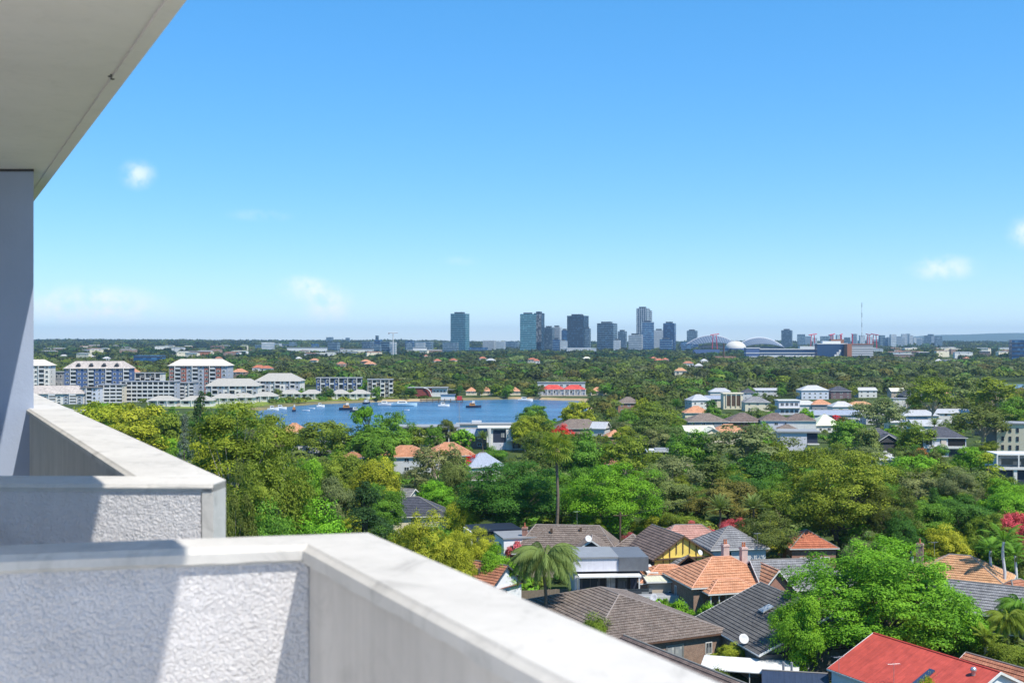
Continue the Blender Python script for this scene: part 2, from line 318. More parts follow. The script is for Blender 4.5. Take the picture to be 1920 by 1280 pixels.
cr = nd(n, 'ShaderNodeValToRGB'); L(n2.outputs[0], cr.inputs[0]); e = cr.color_ramp.elements; e[0].position = .36; e[0].color = (.015, .07, .16, 1); e[1].position = .66; e[1].color = (.06, .17, .30, 1)
L(cr.outputs[0], p.inputs['Base Color']); p.inputs['Roughness'].default_value = .22; p.inputs['Specular IOR Level'].default_value = .32
bn = nd(n, 'ShaderNodeBump', inp={'Strength': 1, 'Distance': 1.6}); L(n1.outputs[0], bn.inputs['Height']); L(bn.outputs[0], p.inputs['Normal'])
WATER = m
m = mesh('bay', [(-420, 420, WZ), (140, 420, WZ), (140, 900, WZ), (-420, 900, WZ)], [(0, 1, 2, 3)], WATER)
kind(tag(ob('bay_water', m), 'blue rippled bay water beyond the near houses', 'water'), 'structure')
m = mesh('river', [(200, 960, WZ), (900, 960, WZ), (900, 1230, WZ), (200, 1230, WZ)], [(0, 1, 2, 3)], M('pale river water', (.16, .24, .32), .25, .2, .05, .6, .5, spec=.4))
kind(tag(ob('river_water', m), 'pale strip of river glimpsed behind the hillside trees', 'water'), 'structure')

# ---------------------------------------------------------------- own building: balconies, column, ceiling
def stucco(name, col, scale, strength, dist=.006, var=.05, streak=0, stain=0):
    m, n, p = newmat(name); L = n.links.new
    g = nd(n, 'ShaderNodeNewGeometry')
    v = nd(n, 'ShaderNodeTexNoise', inp={'Scale': scale, 'Detail': 3, 'Roughness': .55, 'Distortion': .4}); L(g.outputs['Position'], v.inputs['Vector'])
    n2 = nd(n, 'ShaderNodeTexNoise', inp={'Scale': 1.4, 'Detail': 7, 'Roughness': .65}); L(g.outputs['Position'], n2.inputs['Vector'])
    mr = nd(n, 'ShaderNodeMapRange', inp={1: .3, 2: .7, 3: 1 - var * 2, 4: 1}); L(n2.outputs[0], mr.inputs[0]); fac = mr.outputs[0]
    if streak:
        mp = nd(n, 'ShaderNodeMapping', inp={'Scale': (9, 9, .5)}); L(g.outputs['Position'], mp.inputs[0])
        n3 = nd(n, 'ShaderNodeTexNoise', inp={'Scale': 1.5, 'Detail': 5}); L(mp.outputs[0], n3.inputs['Vector'])
        m3 = nd(n, 'ShaderNodeMapRange', inp={1: .3, 2: .75, 3: 1 - streak, 4: 1}); L(n3.outputs[0], m3.inputs[0])
        mu = nd(n, 'ShaderNodeMath', operation='MULTIPLY'); L(fac, mu.inputs[0]); L(m3.outputs[0], mu.inputs[1]); fac = mu.outputs[0]
    if stain:
        n5 = nd(n, 'ShaderNodeTexNoise', inp={'Scale': 5.5, 'Detail': 9, 'Roughness': .72, 'Distortion': .8}); L(g.outputs['Position'], n5.inputs['Vector'])
        m5 = nd(n, 'ShaderNodeMapRange', inp={1: .52, 2: .72, 3: 1, 4: 1 - stain}); L(n5.outputs[0], m5.inputs[0])
        mu = nd(n, 'ShaderNodeMath', operation='MULTIPLY'); L(fac, mu.inputs[0]); L(m5.outputs[0], mu.inputs[1]); fac = mu.outputs[0]
    vm = nd(n, 'ShaderNodeVectorMath', operation='SCALE'); vm.inputs[0].default_value = col; L(fac, vm.inputs['Scale']); L(vm.outputs[0], p.inputs['Base Color'])
    p.inputs['Roughness'].default_value = .75; p.inputs['Specular IOR Level'].default_value = .2
    v2 = nd(n, 'ShaderNodeTexNoise', inp={'Scale': scale * .28, 'Detail': 6, 'Roughness': .6}); L(g.outputs['Position'], v2.inputs['Vector'])
    ad = nd(n, 'ShaderNodeMath', operation='MULTIPLY_ADD', inp={1: .9, 2: 0}); L(v2.outputs[0], ad.inputs[0]); L(v.outputs[0], ad.inputs[2])
    sm = nd(n, 'ShaderNodeMapRange', inp={1: .45, 2: 1.45}); L(ad.outputs[0], sm.inputs[0])
    bn = nd(n, 'ShaderNodeBump', inp={'Strength': strength, 'Distance': dist}); L(sm.outputs[0], bn.inputs['Height']); L(bn.outputs[0], p.inputs['Normal'])
    return m
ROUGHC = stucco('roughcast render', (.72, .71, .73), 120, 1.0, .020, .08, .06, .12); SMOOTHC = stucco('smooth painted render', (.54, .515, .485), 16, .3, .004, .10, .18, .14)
COPE = stucco('painted coping', (.55, .535, .51), 24, .4, .006, .10, .08, .30); SOFF = stucco('painted ceiling', (.95, .88, .85), 8, .15, .003, .04, 0, .07)
COLM = stucco('grey column render', (.38, .45, .60), 45, .35, .004, .06)
H1 = .55
WD = Vector((-.463, .886, 0)).normalized(); WN = Vector((.886, .463, 0)).normalized()   # facade direction and its outward normal
def fp(px, py, h=H1): d = F * h / (py - CY); return Vector(((px - CX) / F * d, d, HC - h))
def wobbly(root, name, A, B, inward, z, m, drop=.034, cham=.020, seed=1, n=110):      # chamfered coping nose with an uneven trowelled lower edge
    rnd = random.Random(seed); V = []; Fc = []; w = 0
    for i in range(n + 1):
        p = A.lerp(B, i / n); w = .72 * w + rnd.uniform(-.0022, .0022)
        q = p + inward * cham
        V += [(p.x, p.y, z), (p.x + inward.x * cham * .35, p.y + inward.y * cham * .35, z - .007), (q.x, q.y, z - .016), (q.x, q.y, z - drop + w), (p.x + inward.x * .004, p.y + inward.y * .004, z - drop - .004 + w)]
    for i in range(n):
        for k in range(4): Fc.append((i * 5 + k, (i + 1) * 5 + k, (i + 1) * 5 + k + 1, i * 5 + k + 1))
    return ob(name, mesh(name, V, Fc, m, smoothf=False), root)
def parapet(name, label, oc, fdir, flen, wlen_near, wlen_far, tf, tw, seed):
    """divider facing the camera along fdir from the outer corner, wing along the facade; tf, tw = thicknesses"""
    root = thing(name, label, 'parapet', (0, 0, 0))
    z1 = HC - H1; z0 = HC - 1.62; fn = Vector((fdir.y, -fdir.x, 0))
    if fn.y > 0: fn = -fn
    return root, z1, z0, fn
# near balcony: divider runs to the left, wing comes towards the camera
oc = fp(690, 998); fd = (fp(0, 1040) - fp(578, 1019)).normalized(); ic = fp(578, 1019)
root = thing('balcony_parapet', 'white roughcast balcony parapet with wide coping, half in shade, closest to the viewer', 'parapet', (oc.x, oc.y, HC - 1.62))
off = -Vector(root.location)
def put(o): o.location = off; return o
fn = Vector((-fd.y, fd.x, 0)); fn = fn if fn.y < 0 else -fn
z1, z0 = HC - H1, HC - 1.62
eL = ic + fd * 4.0; oL = oc + fd * 4.1
mb = MB().prism([(p.x, p.y) for p in (ic, oc, oL, eL)], z1 - .02, z1); 
wN = ic - WD * 3.4; wO = oc - WD * 3.5
top = MB(); top.prism([(p.x, p.y) for p in (ic, eL, oL, oc, wO, wN)], z1 - .05, z1)
put(top.part('coping_top', COPE, root))
put(wobbly(root, 'coping_nose', ic, eL, fn, z1, COPE, .040, .016, 3)); put(wobbly(root, 'coping_nose', wN, ic, -WN, z1, COPE, .046, .018, 4))
a = ic + fn * .004 - WN * .004
iw = ic + fn * .0; 
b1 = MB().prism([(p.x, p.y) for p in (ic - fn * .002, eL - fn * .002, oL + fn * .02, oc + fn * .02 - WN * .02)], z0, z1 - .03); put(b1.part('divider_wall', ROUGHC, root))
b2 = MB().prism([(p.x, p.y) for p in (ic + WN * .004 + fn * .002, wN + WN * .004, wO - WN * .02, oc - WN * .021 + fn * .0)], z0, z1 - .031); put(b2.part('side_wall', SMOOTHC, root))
# further balcony
c1 = fp(400, 907.5); cL = fp(0, 906.5); fd2 = (cL - c1).normalized(); fn2 = Vector((-fd2.y, fd2.x, 0)); fn2 = fn2 if fn2.y < 0 else -fn2
c2 = fp(423.5, 899); tw = .30
root2 = thing('balcony_parapet', 'white roughcast parapet of the next balcony, with chamfered corner and shaded inner side wall', 'parapet', (c1.x, c1.y, HC - 1.62)); off = -Vector(root2.location)
far = c2 + WD * 9.5; inn = far - WN * tw; i0 = c1 + fd2 * .27 - fn2 * .28; i0 = c2 - WN * tw + WD * .30; e2 = c1 + fd2 * 4.2
dback = c1 - fn2 * .30
put(MB().prism([(p.x, p.y) for p in (c1, c2, far, inn, i0, i0 + fd2 * 4.0, e2)], z1 - .03, z1).part('coping_top', COPE, root2))
put(wobbly(root2, 'coping_nose', c1, e2, fn2, z1, COPE, .012, .008, 5)); put(wobbly(root2, 'coping_nose', inn, i0, -WN, z1, COPE, .042, .018, 6))
put(MB().prism([(p.x, p.y) for p in (c1, c2, c2 + fd2 * .1 + WD * .1, c1 + fd2 * .045)], z0, z1 - .004).part('corner_bead', COPE, root2))
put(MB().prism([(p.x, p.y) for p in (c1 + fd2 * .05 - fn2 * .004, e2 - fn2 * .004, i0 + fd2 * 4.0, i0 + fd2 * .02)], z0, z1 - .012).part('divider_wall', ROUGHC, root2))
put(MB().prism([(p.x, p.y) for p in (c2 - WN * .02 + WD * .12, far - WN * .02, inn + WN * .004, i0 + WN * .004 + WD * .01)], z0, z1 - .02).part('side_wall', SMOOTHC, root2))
# column, ceiling slab, light-bouncing terrace, building body
ZS = 1.5
dcol = F * ZS / (CY - 317); xr = (63 - CX) / F * dcol
cr_ = thing('balcony_column', 'blue grey rendered column standing under the white balcony ceiling', 'column', (xr - .6, dcol + .3, HC - 1.62))
mbc = MB(); prof = [(0, .028), (.02, .022), (.5, .012), (1.2, 0), (3.12, 0)]
V = []; Fc = []
for z, e in prof: V += [(-.6, -.3 - e, z), (.6 + e, -.3 - e, z), (.3 + e, .3, z), (-.6, .3, z)]
for i in range(len(prof) - 1):
    for k in range(4): Fc.append((i * 4 + k, i * 4 + (k + 1) % 4, (i + 1) * 4 + (k + 1) % 4, (i + 1) * 4 + k))
ob('shaft', mesh('shaft', V, Fc, COLM), cr_)
MB().prism([(-.6, -.305), (.605, -.305), (.3, .29), (-.6, .29)], 3.098, 3.119).part('shadow_joint', DGREY, cr_)
def sp_(px, py): d = F * ZS / (CY - py); return Vector(((px - CX) / F * d, d, HC + ZS))
sA = sp_(350, 1) ; sB = sp_(64, 377)
sd = (sB - sA).normalized(); sn = Vector((sd.y, -sd.x, 0)); sn = sn if sn.x > 0 else -sn
p0 = sA - sd * 3.7; p1_ = sA + sd * 12
g0 = (sp_(307, 1) - sA).dot(sn)          # offset of the drip groove from the edge
rs = thing('balcony_ceiling', 'white painted concrete balcony ceiling slab with a drip groove along its edge', 'ceiling', (p0.x, p0.y, HC + ZS)); off = -Vector(rs.location)
zc = HC + ZS
def strip(o0, o1, za, zb, nm, m): 
    put(MB().prism([(p.x, p.y) for p in (p0 + sn * o0, p1_ + sn * o0, p1_ + sn * o1, p0 + sn * o1)], za, zb).part(nm, m, rs))
gw = .02
strip(0, g0 + gw / 2, zc, zc + .24, 'edge_nosing', SOFF); strip(g0 + gw / 2, g0 - gw / 2, zc + .012, zc + .24, 'drip_groove', MGREY if False else SOFF); strip(g0 - gw / 2, -4.2, zc, zc + .24, 'slab_panel', SOFF)
for q_ in (0.0, 1.0):
    mm_ = sp_(206 + q_ * 5, 143 + q_ * 5); put(MB().lathe([(0, -.004), (.012, -.004), (.012, .01)], (mm_.x, mm_.y, zc), 8).part('fixing_hole', DGREY, rs))
rb = thing('apartment_tower', 'white rendered apartment tower carrying the balconies', 'building', (-4, -6, 0)); off = -Vector(rb.location)
x0 = -.62
A_ = Vector((x0, 0, 0)); w1 = A_ + WD * 3.2; w2 = A_ + WD * 10.6; w0 = A_ - WD * 9
put(MB().prism([(p.x, p.y) for p in (w1 - WN * 3.7, w2 - WN * 3.7, w2 - WN * 14, w1 - WN * 14)], HC - 1.62, 61).part('upper_storeys', SMOOTHC, rb))  # out of view; set back so more light reaches the ceiling
put(MB().prism([(p.x, p.y) for p in (w0, w2, w2 - WN * 14, w0 - WN * 14)], -.5, HC - 1.86).part('tower_body', SMOOTHC, rb))
put(MB().prism([(p.x, p.y) for p in (w0 - WN * 14, w2 - WN * 14, w2 + WN * 1.5, w0 + WN * 2.2)], HC - 1.855, HC - 1.62).part('bounce_terrace', M('pale bounce terrace', (.86, .83, .80), .6, .05), rb))  # unseen terrace, made wide and pale to bounce sun onto ceiling and walls
# ---------------------------------------------------------------- trees
def unit(v): return v / np.maximum(np.linalg.norm(v, axis=-1, keepdims=True), 1e-9)
def kites(pos, nor, size, rng, asp=.55):
    n = len(pos); r = unit(rng.normal(size=(n, 3))); t = unit(np.cross(nor, r)); b = np.cross(nor, t)
    l = (size * rng.uniform(.65, 1.35, n))[:, None]; w = l * asp
    return np.stack([pos - t * l, pos - b * w, pos + t * l, pos + b * w], 1)
def crown_pts(rng, shape, K, rc, N, Rr=5.0, z0=3.0, z1=12.0, hollow=.5, irr=1.0):
    """clump centres inside an envelope, sprig positions and normals on the clumps"""
    zc, hz_ = (z0 + z1) / 2, (z1 - z0) / 2
    C = []; ph = rng.uniform(0, 6.28, 4); holes = unit(rng.normal(size=(5, 3)) * np.array([1, 1, .6]))
    while len(C) < K:
        d = unit(rng.normal(size=3)); u = rng.uniform(hollow, 1) 
        if shape == 'dome':
            if d[2] < -.28: continue
            c = np.array([d[0] * Rr * u * .84, d[1] * Rr * u * .84, z0 + 1 + (d[2] + .28) / 1.28 * (z1 - z0 - 1.6) * u])
        elif shape == 'round': c = np.array([d[0] * Rr * u * .84, d[1] * Rr * u * .84, zc + d[2] * hz_ * u * .84])
        elif shape == 'umbrella':
            a = rng.uniform(0, 6.283); q = Rr * .9 * math.sqrt(rng.uniform(0, 1)); c = np.array([q * math.cos(a), q * math.sin(a), z1 - 1.0 - 1.6 * (q / Rr) ** 2 - rng.uniform(0, .25) * (z1 - z0)])
        elif shape == 'cone':
            t = rng.uniform(0, 1) ** 1.25; a = rng.uniform(0, 6.283); q = Rr * (1 - t) * .9 * u ** .5 + .12; c = np.array([q * math.cos(a), q * math.sin(a), z0 + t * (z1 - z0)])
        elif shape == 'column':
            t = rng.uniform(0, 1); a = rng.uniform(0, 6.283); q = Rr * .8 * math.sin(math.pi * min(.97, t * .8 + .18)) * u; c = np.array([q * math.cos(a), q * math.sin(a), z0 + t * (z1 - z0 - .4)])
        elif shape == 'open':           # gum: several separate heads carried on limbs
            if d[2] < -.55: continue
            c = np.array([d[0] * Rr * u * .88, d[1] * Rr * u * .88, zc + d[2] * hz_ * u * .9])
        if shape in ('dome', 'round', 'open'):
            if (holes @ d).max() > .955 and rng.uniform() < .6 * irr: continue
            a = math.atan2(c[1], c[0]); k_ = 1 + irr * (.16 * math.sin(2 * a + ph[0]) + .13 * math.sin(3 * a + ph[1]) + .10 * math.sin(5 * a + ph[2] + 3 * d[2])); c[:2] *= k_; c[2] += irr * (.07 * math.sin(3 * a + ph[3]) + rng.normal() * .035) * (z1 - z0)
        C.append(c)
    C = np.array(C); rad = rc * np.exp(rng.normal(size=K) * .33 - .03); ani = np.exp(rng.normal(size=(K, 3)) * .2)
    k = rng.choice(K, N, p=rad ** 2 / (rad ** 2).sum())
    d = unit(rng.normal(size=(N, 3))); out = unit((C[k] - np.array([0, 0, zc])) + 1e-6)
    flip = (d * out).sum(1) < -.55; d[flip] *= -1
    d[:, 2] = np.where(d[:, 2] < -.4, -d[:, 2], d[:, 2])
    pos = C[k] + d * (rad[k] * np.where(rng.uniform(size=N) < .12, rng.uniform(1.0, 1.5, N), rng.uniform(.5, 1.06, N) ** .6))[:, None] * ani[k] * np.array([1, 1, .75])
    nor = unit(d * .9 + out * .35 + np.array([0, 0, .35]) + rng.normal(size=(N, 3)) * .42)
    tint = np.clip(.5 + rng.normal(size=K)[k] * .17 + rng.normal(size=N) * .2, 0, 1)
    return C, rad, pos, nor, tint
def make_tree(seed, shape, K, rc, N, size, Rr=5.0, z0=3.0, z1=12.0, bark=None, limbs=9, tr=.24, lean=.3, asp=.55, hollow=.5, irr=1.0):
    rng = np.random.default_rng(seed); rnd = random.Random(seed)
    C, rad, pos, nor, tint = crown_pts(rng, shape, K, rc, N, Rr, z0, z1, hollow, irr)
    crown = quads('crown', kites(pos, nor, size, rng, asp), LEAF, tint)
    mb = MB(); fork = z0 + (.25 if shape in ('cone', 'column') else .12) * (z1 - z0)
    lx, ly = rnd.uniform(-lean, lean), rnd.uniform(-lean, lean)
    top = (z1 * .93 if shape in ('cone', 'column') else fork)
    mb.tube([(0, 0, -.4), (lx * .2, ly * .2, fork * .35), (lx * .7, ly * .7, fork * .75), (lx, ly, top)], [tr * 1.5, tr, tr * .85, tr * (.12 if shape in ('cone', 'column') else .7)], 7)
    pick = rng.permutation(K)[:limbs]
    for i in pick:
        c = C[i]; m_ = np.array([lx, ly, fork]) * .5 + c * .5; m_[2] += .35 * rnd.uniform(-1, 1); m_[:2] *= .85
        s = (lx, ly, fork * rnd.uniform(.8, 1)) if shape not in ('cone', 'column') else (lx * .6, ly * .6, max(z0 * .7, c[2] - 1.0))
        mb.tube([s, tuple(m_), tuple(c)], [tr * .48, tr * .28, tr * .08], 5, cap=False)
    trunk = mesh('trunk', mb.v, mb.f, bark or BARK, smoothf=True)
    return trunk, crown, Rr, z1
ARCH = {}
def arch(key):
    if key in ARCH: return ARCH[key]
    ty, lod, var = key; N = {0: 1.0, 1: .30, 2: .085}[lod]; S = {0: 1.0, 1: 1.75, 2: 3.1}[lod]; sd = hash(ty) % 1000 if False else sum(map(ord, ty)) * 7 + var * 31 + lod
    n = lambda k: int(k * N)
    P_ = {'jac': lambda: make_tree(sd, 'dome', 430, .56, n(84000), .074 * S, 5.6, 2.0, 10.5, hollow=.5, limbs=26, tr=.18, irr=.35),
          'fig': lambda: make_tree(sd, 'round', 230, .72, n(46000), .092 * S, 5.2, 1.4, 12, hollow=.55, limbs=20, tr=.22),
          'broad': lambda: make_tree(sd, 'dome', 120, 1.0, n(30000), .135 * S, 5.6, 2.2, 10.5, hollow=.62),
          'dense': lambda: make_tree(sd, 'round', 85, 1.25, n(26000), .15 * S, 5.2, 1.6, 12, hollow=.55),
          'gum': lambda: make_tree(sd, 'open', 46, 1.15, n(17000), .15 * S, 4.9, 3.4, 13, PALEBARK, 22, .19, .7, .42, hollow=.45),
          'gumtall': lambda: make_tree(sd, 'open', 60, .95, n(18000), .14 * S, 4.0, 5.2, 19, PALEBARK, 26, .2, .8, .4, hollow=.3),
          'umb': lambda: make_tree(sd, 'umbrella', 34, 1.0, n(12000), .14 * S, 4.6, 6, 12.5, BARK, 18, .26, .6, .5),
          'bush': lambda: make_tree(sd, 'round', 70, .95, n(20000), .14 * S, 4.4, .6, 8.5, limbs=12, tr=.2, hollow=.6),
          'cone': lambda: make_tree(sd, 'cone', 130, .62, n(17000), .15 * S, 4.0, .8, 15, limbs=20, tr=.28, lean=.1, asp=.3),
          'column': lambda: make_tree(sd, 'column', 60, .55, n(9000), .13 * S, 1.6, .3, 9, limbs=4, tr=.16, lean=.05, asp=.4),
          'shrub': lambda: make_tree(sd, 'round', 40, .5, n(7000), .1 * S, 1.9, .15, 3.0, limbs=6, tr=.08, hollow=.6)}
    ARCH[key] = P_[ty](); return ARCH[key]
NAMES = {'jac': ('shade_tree', 'tree'), 'fig': ('fig_tree', 'tree'), 'broad': ('shade_tree', 'tree'), 'dense': ('leafy_tree', 'tree'), 'gum': ('gum_tree', 'tree'), 'gumtall': ('gum_tree', 'tree'), 'umb': ('umbrella_tree', 'tree'), 'bush': ('bushy_tree', 'tree'), 'cone': ('pine_tree', 'tree'), 'column': ('cypress_tree', 'tree'), 'shrub': ('garden_shrub', 'shrub')}
LC = {'bright': (.15, .325, .022), 'green': (.11, .235, .026), 'dark': (.058, .15, .022), 'olive': (.165, .225, .026), 'dkolive': (.115, .155, .034), 'lime': (.285, .33, .028), 'yellow': (.38, .385, .03), 'grey': (.175, .205, .08), 'sage': (.155, .215, .06),
      'brown': (.19, .18, .04), 'pine': (.036, .085, .026), 'red': (.55, .045, .03), 'pink': (.58, .11, .12), 'rust': (.45, .18, .06), 'spruce': (.13, .17, .12), 'lawn': (.16, .28, .02)}
rt = random.Random(77)
PLACED = []      # every tree: x, y, radius, px, py centre
def tree(ty, px, ytop, wpx, d, col, label=None, lod=None, name=None, jit=.08, group=None, z=None):
    x, y = at(px, d); z0 = tz(x, y) if z is None else z
    h = max(1.2, zat(ytop, d) - z0); w = wpx * d / F
    return tree_at(ty, x, y, z0, h, w, col, label, lod, name, jit, group)
def tree_at(ty, x, y, z0, h, w, col, label=None, lod=None, name=None, jit=.08, group=None):
    d = y
    if lod is None: lod = 0 if d < 265 else (1 if d < 560 else 2)
    tr_, cr_, Rr, hh = arch((ty, lod, rt.randrange(2) if ty != 'jac' else 0))
    nm, cat = NAMES[ty]
    root = ob(name or nm, None, None, (x, y, z0), (0, 0, rt.uniform(0, 6.28)), (w / (2 * Rr), w / (2 * Rr), h / hh))
    ob('trunk', tr_, root); c = ob('crown', cr_, root)
    b = LC[col]; k = rt.uniform(1 - jit, 1 + jit); c.color = (b[0] * k * rt.uniform(1 - jit, 1 + jit), b[1] * k, b[2] * k * rt.uniform(1 - jit, 1 + jit), 1)
    p = proj(x, y, z0 + h * .6)
    PLACED.append((x, y, w / 2)); root['category'] = cat
    if label: root['label'] = label
    else: TODO.append((root, ty, col, p, w, h))
    if group: root['group'] = group
    return root
TODO = []

# palms: every frond is a part
def frond_mesh(name, L_, droop, wid, nl, asp, rise=.5, fold=.5):
    V = []; Fc = []; pts = []
    for i in range(11):
        t = i / 10; pts.append(Vector((L_ * (t - .18 * droop * t * t), 0, L_ * (rise * t - droop * t * t))))
    mb = MB().tube(pts, [.045 * (1 - .8 * i / 10) for i in range(11)], 4)
    rr = random.Random(5)
    for k in range(nl):
        t = .12 + .86 * k / (nl - 1); i = min(9, int(t * 10)); p = pts[i].lerp(pts[i + 1], t * 10 - i); tg = (pts[i + 1] - pts[i]).normalized()
        ln = wid * math.sin(math.pi * (.12 + .82 * t)) * rr.uniform(.85, 1.1) + .05
        for s in (-1, 1):
            dr = (Vector((0, s, 0)) * .8 + tg * .65 + Vector((0, 0, -fold * rr.uniform(.7, 1.3)))).normalized(); w2 = tg * (L_ / nl * asp)
            mb.add([p - w2, p + dr * ln * .55 - w2 * .9 + Vector((0, 0, .02)), p + dr * ln + Vector((0, 0, -.25 * ln * fold)), p + dr * ln * .55 + w2 * .9, p + w2], [(0, 1, 3, 4), (1, 2, 3)])
    m = mesh(name, mb.v, mb.f, LEAF); a = m.attributes.new('tint', 'FLOAT', 'POINT'); a.data.foreach_set('value', np.full(len(m.vertices), .55, 'f')); return m
def fan_mesh(name, r):
    V = [(0, 0, 0)]; Fc = []; n = 13; mb = MB().tube([(0, 0, 0), (r * .5, 0, .05), (r, 0, .02)], .03, 4)
    for k in range(n):
        a = (k / (n - 1) - .5) * 3.6; c = Vector((r, 0, .02)); d = Vector((math.cos(a), math.sin(a), -.15 - .25 * abs(math.sin(a)))); q = Vector((-math.sin(a), math.cos(a), 0)) * .06
        mb.add([c, c + d * r * .6 + q, c + d * r * 1.15 + Vector((0, 0, -.2 * r)), c + d * r * .55 - q], [(0, 1, 2, 3)])
    m = mesh(name, mb.v, mb.f, LEAF); a = m.attributes.new('tint', 'FLOAT', 'POINT'); a.data.foreach_set('value', np.full(len(m.vertices), .55, 'f')); return m
FR = {'cocos': frond_mesh('frond', 3.4, 1.05, .95, 40, .42, .8, 1.2), 'date': frond_mesh('frond', 3.4, .42, .6, 30, .34, .8, .25), 'bang': frond_mesh('frond', 3.2, .55, .75, 24, .38, .8, .35), 'fan': fan_mesh('frond', 1.0)}
def palm(kd, px, ytop, d, label, size=1.0, n=None, col='green', trunk_r=.2, zc=None, name='palm_tree'):
    x, y = at(px, d); z0 = tz(x, y); zt = zat(ytop, d) - (2.0 if kd != 'fan' else 1.2) * size
    root = thing(name, label, 'palm', (x, y, z0), rt.uniform(0, 6)); h = zt - z0
    mb = MB(); k_ = 9; mb.tube([(.12 * math.sin(i), .1 * math.cos(i * 1.3), h * i / k_) for i in range(k_ + 1)], [trunk_r * (1.35 - .45 * i / k_ + .06 * (i % 2)) for i in range(k_ + 1)], 8)
    mb.part('trunk', BARK if kd != 'bang' else LGREY, root, True)
    n = n or {'cocos': 40, 'date': 36, 'bang': 11, 'fan': 28}[kd]; cc = LC[col]
    if kd == 'fan':      # skirt of dead fronds
        s = MB(); s.lathe([(.1, -.2), (.5, -.5), (.62, -1.3), (.25, -2.0)], (0, 0, h), 10); s.part('dead_frond_skirt', M('dry frond', (.3, .22, .11), .9, .35, 8), root)
    if kd == 'bang': MB().lathe([(trunk_r, 0), (trunk_r * 1.15, .3), (trunk_r * .8, 1.3)], (0, 0, h - .9), 8).part('crownshaft', M('palm crownshaft', (.14, .2, .06), .5, .2), root)
    if kd == 'cocos':
        MB().tube([(.2, -.3, h - .1), (.5, -.8, h - .2), (.7, -1.1, h - .9)], [.05, .16, .2], 6).part('fruit_bunch', M('orange palm fruit', (.6, .3, .03), .6, .3, 9), root)
        MB().tube([(.9, -.9, h - .6), (1.3, -1.3, h - 1.6), (1.5, -1.4, h - 2.7)], [.07, .1, .03], 5).part('dead_frond', M('dry frond orange', (.5, .26, .05), .8, .3, 8), root)
    for i in range(n):
        t = (i + .5) / n
        if kd == 'fan': el = R(75 - 125 * t)
        elif kd == 'date': el = R(50 - 75 * t)
        elif kd == 'bang': el = R(42 - 62 * t)
        else: el = R(38 - 68 * t)
        f = ob('frond', FR[kd], root, (0, 0, h), (0, -el, i * 2.39996), (size * rt.uniform(.9, 1.1),) * 3)
        k = rt.uniform(.85, 1.2); f.color = (cc[0] * k, cc[1] * k, cc[2] * k, 1)
    PLACED.append((x, y, 2.5)); KEEP.append((px - 4200 / d, px + 4200 / d, ytop, ytop + 9000 / d, d)); return root

# merged masses of foliage nobody could count
def mass(name, label, pts, per, cat='foliage', seed=3, flat=.8):
    """pts rows: x, y, z0, width, height, r, g, b"""
    rng = np.random.default_rng(seed); P_ = np.asarray(pts, float); n = len(P_)
    k = np.repeat(np.arange(n), per); N = len(k)
    lob = rng.integers(0, 5, N); lc = unit(rng.normal(size=(n, 5, 3))); lc[..., 2] = np.abs(lc[..., 2]) * .7 - .15
    d = unit(rng.normal(size=(N, 3))); d[:, 2] = np.abs(d[:, 2]) - .18; d = unit(d)
    w = P_[k, 3] / 2; h = P_[k, 4]
    off = lc[k, lob] * .52 + d * .55
    pos = np.stack([P_[k, 0] + off[:, 0] * w, P_[k, 1] + off[:, 1] * w, P_[k, 2] + h * (.52 + .48 * off[:, 2] * 1.0)], 1)
    nor = unit(d + .3 * lc[k, lob] + np.array([0, 0, .3]) + rng.normal(size=(N, 3)) * .35)
    size = w * (.9 / math.sqrt(per / 34.)) * .42
    col = P_[k, 5:8] * np.clip(1 + rng.normal(size=(n, 5))[k, lob][:, None] * .13 + rng.normal(size=(N, 1)) * .12, .35, 1.9)
    q = kites(pos, nor, 1.0, rng, .6); c = pos[:, None, :]; q = c + (q - c) * size[:, None, None]
    return kind(tag(ob(name, quads(name, q, WOODLEAF, col)), label, cat), 'stuff')
# ---------------------------------------------------------------- houses
KEEP = []        # what the photo shows of each building: x0, x1, y0, y1 in photo pixels, and its distance
FOOT = []        # footprints x, y, radius
LAND = []        # landmarks for describing trees: px, py, phrase
def frame_mesh():
    m = MB(); t = .09
    m.box(-.5, .5, -.5, .5, .5 - t, .5).box(-.5, .5, -.5, .5, -.5, -.5 + t).box(-.5, -.5 + t, -.5, .5, -.5 + t, .5 - t).box(.5 - t, .5, -.5, .5, -.5 + t, .5 - t).box(-.025, .025, -.5, .5, -.5 + t, .5 - t)
    return m
_fm = {}
def win(root, x, y, z, rz, w, h, fm=None, pane=None, nm='window'):
    fm = fm or WHITE; pane = pane or GLASS
    if fm.name not in _fm: b = frame_mesh(); _fm[fm.name] = mesh('window', b.v, b.f, fm)
    f = ob(nm, _fm[fm.name], root, (x, y, z), (0, 0, rz), (w, .14, h))
    ob('pane', cube(pane), f, (0, .12, 0), (0, 0, 0), (.86, .5, .86)); return f
